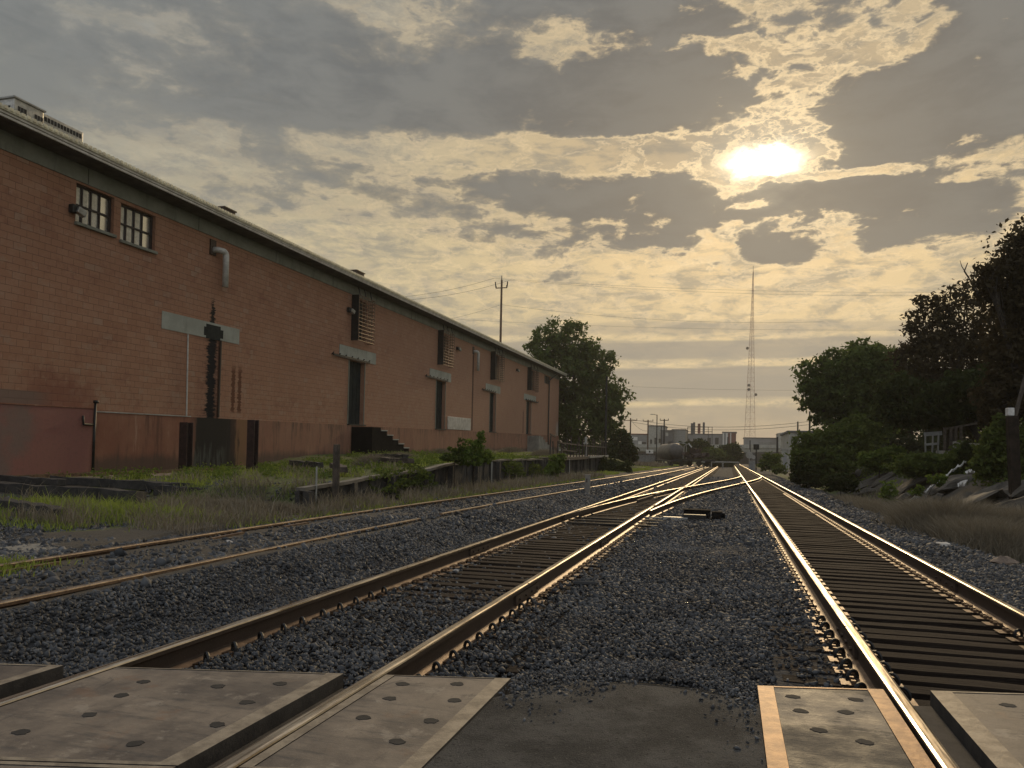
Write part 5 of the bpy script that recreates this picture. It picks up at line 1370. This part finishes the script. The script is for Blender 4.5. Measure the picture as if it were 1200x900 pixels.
fp = [(739,490,150,.95,1.1,'leftmost thin pole of the yard beside the leafy tree'),(759.5,492,160,.97,4.0/4*.9,'wide-armed pole behind the tank car'),(778.5,491,150,.97,.7,'thick pole with a short arm behind the tank car'),
      (853,512,170,.96,0,'short pole left of the mast base'),(879,516,180,.96,0,'short pole right of the mast base'),(911,512,120,.98,0,'pole beside the white hut'),(935,494,150,.97,0,'pole above the green bush at the far right'),(949,482,130,.97,0,'taller pole above the green bush, under the spreading tree')]
tops = []
for (u, v, Y, f, w, lab) in fp:
    _, _, tp = pole(u, v, Y, lab, .16, ((f, w*1.2),) if w else (), group='far utility poles', m=M_dark if u > 760 else M_ppole); tops.append(tp)
for o_ in (0, .5): wire(tops[0]+Vector((0,0,-.2-o_)), tops[7]+Vector((0,0,-1.6-o_)), 1.2, 'long wire sagging low over the yard' if not o_ else 'second long wire low over the yard', .03)
wire(tops[0]+Vector((0,0,-.3)), ony(759, 505, 155), .6, 'short wire drooping from the leftmost yard pole', .025)
# street lamp
p = ony(770, 486, 150); lp = thing('street_lamp', 'street lamp with its arm pointing left in the far yard', 'street lamp', (p.x, 150, 0))
MB().tube([(p.x,150,-.3),(p.x,150,p.z)], [.13,.09], 8).build('pole', M_dark, lp)
b = MB(); b.tube([(p.x,150,p.z-.1),(p.x-.7,150,p.z+.08)], .05, 6); b.build('arm', M_dark, lp)
b = MB(); b.box(p.x-1.25, p.x-.65, 149.85, 150.15, p.z+.0, p.z+.14); b.build('lamp_head', M_galv, lp, bevel=.03)
p = ony(775, 494, 152); pole(775, 500, 152, 'short pole just right of the street lamp', .10, (), m=M_dark, group='far utility poles')

# radio mast
mx0 = ony(878, 540, 600).x; zt = ony(879.5, 318, 600).z; zb = 0
ms = thing('radio_mast', 'very tall thin red and grey lattice radio mast with dishes', 'radio mast', (mx0, 600, 0))
def mw(z): return 4.9*(1-z/zt)**1.15 + .25
def corner(k, z): a = k*2*math.pi/3+.5; x = mx0 + (z/zt)*1.2; return Vector((x+mw(z)*math.cos(a), 600+mw(z)*math.sin(a), z))
lev = [0]; 
while lev[-1] < zt*.985: lev.append(lev[-1] + max(2.2, mw(lev[-1])*1.15))
b = MB()
for k in range(3): b.tube([corner(k, z) for z in lev], [.13]*len(lev), 5)
b.build('legs', M_redmast, ms)
b = MB()
for i in range(len(lev)-1):
    for k in range(3):
        b.beam(corner(k,lev[i]), corner((k+1)%3,lev[i+1]), .07, .07); b.beam(corner(k,lev[i+1]), corner((k+1)%3,lev[i+1]), .07, .07)
        if i % 2: b.beam(corner((k+1)%3,lev[i]), corner(k,lev[i+1]), .07, .07)
b.build('lattice', M_redmast, ms)
MB().tube([(mx0+1.2,600,zt*.97),(mx0+1.2,600,zt+4)], .16, 6).build('aerial', M_dark, ms)
for (dx_, v) in ((-1.,452),(-1.,457),(4.,463),(-2.4,409)):
    z = ony(878, v, 600).z; b = MB(); b.tube([(mx0+dx_,596,z),(mx0+dx_,595,z)], [1.1,1.0], 12); b.build('dish', M_dark, ms)

# ------------------------------------------------------------------ far side of the yard
def bx(u0, u1, v0, v1, Y, D_=12.): 
    a = ony(u0, v0, Y); c = ony(u1, v1, Y); return a.x, c.x, Y, Y+D_, c.z, a.z
# flyover
ov = thing('flyover', 'low concrete flyover crossing behind the yard with railing and grey piers', 'bridge', (0, 255, 0))
a = ony(700, 524, 255); c = ony(960, 527, 255)
zl, zr = 4.9, 5.6
def zo(x): return 5.05 + x*.012
b = MB(); b.sweep([(x, 255, zo(x)) for x in (-90,-40,0,40,90)][::-1], [(-5,-1.5),(5,-1.5),(5,.0),(-5,.0)], [0]*4); b.build('deck', M_farconc, ov)
b = MB(); b.sweep([(x, 249.9, zo(x)) for x in (-90,-40,0,40,90)][::-1], [(-.15,-.3),(.15,-.3),(.15,.75),(-.15,.75)], [0]*4); b.build('parapet', M_concp, ov)
for x in range(-80, 90, 16):
    b = MB(); b.box(x-.7, x+.7, 251, 259, -.5, zo(x)-1.49); b.build('pier', M_farconc, ov)
    b = MB(); b.box(x-.8, x+.8, 250.5, 259.5, zo(x)-2.2, zo(x)-1.495); b.build('pier_cap', M_farconc, ov)
b = MB()
for x in np.arange(24,60,1.6): b.box(x-.04, x+.04, 249.85, 249.95, zo(x)+.751, zo(x)+1.6)
b.box(24,60,249.86,249.94,zo(40)+1.6,zo(40)+1.68); b.build('railing', M_dark, ov)
em = thing('abutment_wall', 'dark wall closing off the space under the flyover', 'wall', (0, 262, 0))
b = MB(); b.box(-60, 8, 261, 262, -.5, 3.5); b.box(8.01, 34, 262, 263, -.5, 4.); b.build('infill', M_fardark, em)
def bldg(label, u0, u1, v0, v1, Y, m, wins=(), roof=None, name='industrial_building', D_=14., trim=None, pitched=False):
    x0, x1, y0, y1, z0, z1 = bx(u0, u1, v0, v1, Y, D_); z0 = -.3
    t = thing(name, label, 'building', ((x0+x1)/2, Y+D_/2, 0), 'far buildings')
    b = MB(); b.box(x0, x1, y0, y1, z0, z1); b.build('wall', m, t)
    b = MB()
    if pitched:
        h_ = (x1-x0)*.12; xm = (x0+x1)/2
        b.add([(x0-.4,y0-.3,z1),(xm,y0-.3,z1+h_),(x1+.4,y0-.3,z1),(x0-.4,y1,z1),(xm,y1,z1+h_),(x1+.4,y1,z1)], [(0,2,1),(3,4,5),(0,1,4,3),(1,2,5,4),(0,3,5,2)])
    else: b.box(x0-.25, x1+.25, y0-.25, y1+.25, z1+.001, z1+.35)
    b.build('roof', roof or M_fardark, t)
    for (a0, a1, c0, c1, mm) in wins:
        q0 = ony(a0, c0, Y); q1 = ony(a1, c1, Y); b = MB(); b.box(q0.x, q1.x, Y-.12, Y-.005, max(q1.z,0), q0.z); b.build('window' if mm is M_dark else 'panel', mm, t)
    return t
bldg('low shed with a dark roof line left of the white block', 728, 760, 509, 533, 300, M_farbldg, [(731,739,514,520,M_dark),(741,747,512,516,M_white),(752,757,518,524,M_dark),(748,752,517,523,M_white)], M_brickred)
bldg('tall pale block with a smaller dark part, highest of the yard buildings', 759.5, 778, 499.5, 532, 290, M_concp, [(762,764,515,520,M_dark),(767,769,513,521,M_dark),(772,774,514,519,M_dark)])
bldg('dark cladded block to the right of the pale one', 775, 789, 505, 530, 286, M_fardark, [(780,783,507,511,M_concp)])
bldg('mid grey block with pipes on its roof', 788, 803, 504, 528, 288, M_grey, [(789,802,510,511,M_farbldg)])
bldg('long low pale hall behind the scrub', 800, 850, 509, 530, 310, M_farbldg, [(804,808,514,524,M_dark),(812,816,514,524,M_dark),(820,824,514,524,M_dark),(829,833,513,523,M_dark),(838,842,513,523,M_dark)])
bldg('short tower with white and brick red stripes', 847, 862.5, 507, 526, 295, M_white, [(848.5,850.5,507.5,524,M_grey),(853,855.5,507.5,524,M_brickred),(857,862.3,507.2,524,M_brickred)])
bldg('long low hall right of the mast with a blue grey band', 872, 915, 513.5, 526, 330, M_farbldg, [(889,905,518,521.5,M_grey)])
bldg('pale gabled warehouse behind the hall at the right', 912, 940, 508, 530, 320, M_concp, pitched=True, roof=M_galv)
bldg('square beige building rising above the green bush', 924.5, 975, 507, 545, 140, M_concp, [(927,931,512,519,M_grey)], name='beige_building', D_=20)
# silos
sl_ = thing('stack_group', 'frame with dark upright stacks on the roofs of the yard', 'stacks', (ony(822,510,287).x, 288, 12))
for (u, w, v0, v1) in ((811,1.4,496,508),(813.5,1.2,495,507),(819.3,1.6,496.5,506),(824.8,1.2,495,507)):
    q0 = ony(u, v0, 287); q1 = ony(u, v1+2, 287); MB().tube([(q0.x,287,q1.z),(q0.x,287,q0.z)], w*.32, 10).build('stack', M_fardark if u != 819.3 else M_brickred, sl_)
b = MB()
for v in (500.5, 506): q0, q1 = ony(806,v,288.5), ony(835,v,288.5); b.beam(q0, q1, .2, .2)
for u in (806, 830, 834.5): q0, q1 = ony(u,500,288.5), ony(u,530,288.5); b.beam(q0, q1, .2, .2)
b.build('pipe_frame', M_dark, sl_)
# tank car & rolled cars
tk = thing('tank_car', 'dull brown tank car seen end on where the siding curves away', 'tank car', (ony(795,545,118).x, 120, 0))
cA = ony(790.5, 537, 114); dirv = Vector((-.30, .954, 0)).normalized(); cc = Vector((cA.x-.35, 117, 2.2))
R_ = 1.22
ring = [cc - dirv*2.4 + dirv*q for q in (0,.15,.4,1.0,8.2,8.8,9.05,9.2)]
b = MB(); b.tube(ring, [R_*.35,R_*.7,R_*.92,R_,R_,R_*.92,R_*.7,R_*.35], 24); b.build('tank', M_tank, tk, smooth=True)
sdv = Vector((dirv.y, -dirv.x, 0))
b = MB(); b.obox(cc+dirv*2.2-Vector((0,0,1.35)), dirv*5.2, sdv*1.1, (0,0,.14)); b.build('underframe', M_dark, tk)
for q in (-1.6, 6.0):
    for s_ in (-1, 1):
        for e_ in (-.8, .8):
            c_ = cc+dirv*(q+e_)+sdv*s_*.75; c_.z = .52; b = MB(); b.tube([c_-sdv*.06, c_+sdv*.06], .45, 16); b.build('wheel', M_dark, tk)
b = MB(); b.tube([cc+dirv*2.2+Vector((0,0,R_-.05)), cc+dirv*2.2+Vector((0,0,R_+.35))], .35, 12); b.build('dome', M_tank, tk)
b = MB(); b.tube([cc-dirv*2.9+sdv*1.15+Vector((0,0,-1.2)), cc-dirv*2.9+sdv*1.15+Vector((0,0,1.1)), cc-dirv*2.9-sdv*.2+Vector((0,0,1.35))], .06, 6); b.build('ladder', M_galv, tk)
wc = thing('railcar', 'dark flat railcar with tangled gear coupled in front of the tank car', 'railcar', (cc.x+2.6, 113, 0))
cc = cc + Vector((3.2,-4.,0)); dirv = Vector((-.7,.714,0)).normalized(); sdv = Vector((dirv.y,-dirv.x,0)); fc = cc + Vector((0,0,-1.2))
b = MB(); b.obox(fc, dirv*2.9, sdv*1.25, (0,0,.16)); b.build('bed', M_dark, wc)
b = MB()
for q in range(16): b.obox(fc+dirv*rnd.uniform(-2.6,2.6)+sdv*rnd.uniform(-1,1)+Vector((0,0,rnd.uniform(.3,1.3))), dirv*rnd.uniform(.2,.7), sdv*rnd.uniform(.1,.4), (rnd.uniform(-.2,.2),0,rnd.uniform(.1,.45)))
b.build('load', M_post, wc, bevel=.03)
b = MB(); b.tube([fc+dirv*2.4+Vector((0,0,.1)), fc+dirv*2.2+Vector((0,0,2.0)), fc+dirv*1.2+Vector((0,0,2.35)), fc+dirv*.6+Vector((0,0,1.8))], .10, 8); b.build('hose_arch', M_galv, wc)
for q in (-1.8, 1.8):
    for s_ in (-1, 1): c_ = fc+dirv*q+sdv*s_*.75; c_.z = .52; b = MB(); b.tube([c_-sdv*.06, c_+sdv*.06], .45, 16); b.build('wheel', M_dark, wc)
# yard fence, small sign, bumper rails
fn = thing('panel_fence', 'grey corrugated fence with a tan grassy foot at the left end of the yard', 'fence', (ony(755,540,125).x, 125, 0))
q0, q1 = ony(738, 534.5, 125), ony(767, 545, 125)
b = MB(); x = q0.x
while x < q1.x: b.box(x, x+.28, 125, 125.05, -.1, 1.62); b.box(x+.281, x+.40, 125.03, 125.08, -.1, 1.62); x += .402
b.build('sheets', M_grey, fn)
b = MB()
for x in np.arange(q0.x, q1.x+.2, 2.): b.box(x-.05, x+.05, 125.1, 125.2, -.1, 1.8)
b.build('post', M_dark, fn)
sg = thing('yard_sign', 'small white board with a dark square mark on two legs in the yard', 'sign', (ony(761.5,531,128).x, 128, 0))
q0, q1 = ony(757,527,128), ony(765.5,531.5,128); b = MB(); b.box(q0.x,q1.x,128,128.06,q1.z,q0.z); b.build('board', M_white, sg)
b = MB(); xm = (q0.x+q1.x)/2; b.box(xm-.12,xm+.12,127.98,127.998,(q0.z+q1.z)/2-.15,(q0.z+q1.z)/2+.15); b.build('mark', M_dark, sg)
b = MB(); b.box(q0.x+.1,q0.x+.16,128.0,128.06,-.1,q1.z-.002); b.box(q1.x-.16,q1.x-.1,128.0,128.06,-.1,q1.z-.002); b.build('leg', M_dark, sg)
for (u0, u1, lab, Y) in ((818,828,'left pale barrier rail across the tracks in the distance',125),(833,866,'long pale barrier rail across the tracks in the distance',135)):
    q0, q1 = ony(u0,545,Y), ony(u1,545.5,Y); t = thing('barrier', lab, 'barrier', ((q0.x+q1.x)/2, Y, 0), 'far barriers')
    b = MB(); b.beam((q0.x,Y,.75),(q1.x,Y,.75),.12,.2); b.build('rail', M_concp, t)
    for x in (q0.x+.1, q1.x-.1): b = MB(); b.box(x-.1,x+.1,Y+.07,Y+.2,-.2,.85); b.build('post', M_conc, t)
for (u, v, lab, z) in ((847,545,'white trackside marker in the middle distance',.9),(902,549,'yellowish marker lamp on a stub right of the tracks',.75),(975,568,'grey concrete stump by the gully under the bush',.9)):
    p = at(u, v+4, -.1); t = thing('track_marker', lab, 'marker', tuple(p), 'trackside markers'); b = MB(); b.box(p.x-.1,p.x+.1,p.y-.1,p.y+.1,p.z-.3,p.z+z*.75); b.build('stub', M_conc, t, bevel=.01)
    b = MB(); b.box(p.x-.12,p.x+.12,p.y-.12,p.y+.12,p.z+z*.751,p.z+z*.9); b.build('cap', M_concp, t, bevel=.02)
# signal and relay hut
p = ony(886, 548, 105); sgn = thing('signal', 'black railway signal head on a post with a grey cabinet at its foot', 'signal', (p.x, 105, 0))
MB().tube([(p.x,105,-.2),(p.x,105,3.0)], .08, 8).build('post', M_dark, sgn)
b = MB(); b.box(p.x-.35,p.x+.35,104.7,105.1,2.55,3.25); b.build('signal_head', M_hole, sgn, bevel=.03)
b = MB()
for z in (2.75,3.05): b.tube([(p.x,104.69,z),(p.x,104.5,z)], .13, 10)
b.build('hood', M_dark, sgn)
b = MB(); b.box(p.x-.9,p.x-.15,104.6,105.2,-.1,1.1); b.build('cabinet', M_grey, sgn, bevel=.02)
p = ony(878, 545, 120); cx2 = thing('crossing_sign', 'pale round disc sign beside the black signal', 'sign', (p.x,120,0))
MB().tube([(p.x,120,-.2),(p.x,120,2.7)], .06, 8).build('post', M_galv, cx2); MB().tube([(p.x,119.9,1.9),(p.x,119.85,1.9)], .5, 20).build('disc', M_concp, cx2); MB().tube([(p.x+.6,119.9,1.6),(p.x+.6,119.85,1.6)], .3, 16).build('disc', M_galv, cx2)
q0, q1 = ony(916,527,112), ony(924,551,112); ht_ = thing('relay_hut', 'narrow whitish relay hut beside the green bush', 'hut', ((q0.x+q1.x)/2,113,0))
b = MB(); b.box(q0.x,q1.x,112,114,-.2,q0.z); b.build('cabin', M_concp, ht_, bevel=.02); b = MB(); b.box(q0.x-.1,q1.x+.1,111.9,114.1,q0.z+.001,q0.z+.15); b.build('roof', M_galv, ht_)
b = MB(); b.box(q0.x+.2,q1.x-.25,111.96,111.998,.0,1.9); b.build('door', M_farbldg, ht_)
b = MB(); q0 = ony(922,550,100); 
# far scrub
for i, (u, v, ru_, rv_, Y, lab) in enumerate([(816,525,17,10,150,'rounded green scrub behind the railcar, biggest clump'),(833,533,14,9,148,'olive scrub right of the railcar'),(856,530,12,10,155,'dark scrub under the flyover'),(800,535,10,8,146,'scrub just behind the tank car'),(842,540,16,6,142,'low scrub behind the long barrier')]):
    q = B(u, v, ru_, rv_, Y); tree('far_scrub', lab, 'scrub', (q[0],Y,0), [q, B(u-ru_*.5,v+4,ru_*.6,rv_*.8,Y-1), B(u+ru_*.5,v+4,ru_*.6,rv_*.8,Y-1)], 5000, .30, L_dark if i != 1 else L_mid, .08, 12, 'far scrub', trunk=False, seed=30+i)
# bank of tan grass by the fence
o = blades(9000, lambda n: (nrg.uniform(-17,-8.6,n), nrg.uniform(98,123,n)), .32, L_dry, 'tan_grass', .3, .01); tag(o, kind='stuff')

# thin evening haze over the whole yard
mh = bpy.data.materials.new('haze'); mh.use_nodes = True; th_ = NT(mh.node_tree); th_.n.clear()
pv = th_.node('ShaderNodeVolumePrincipled'); pv.inputs['Color'].default_value = (.92,.90,.86,1); pv.inputs['Density'].default_value = .00035; pv.inputs['Anisotropy'].default_value = .35
oh = th_.node('ShaderNodeOutputMaterial'); th_.l.new(pv.outputs[0], oh.inputs['Volume'])
b = MB(); b.box(-950, 950, -70, 1500, -2.2, 165); M_haze = mh
hz = b.build('haze', mh); tag(hz, kind='stuff')
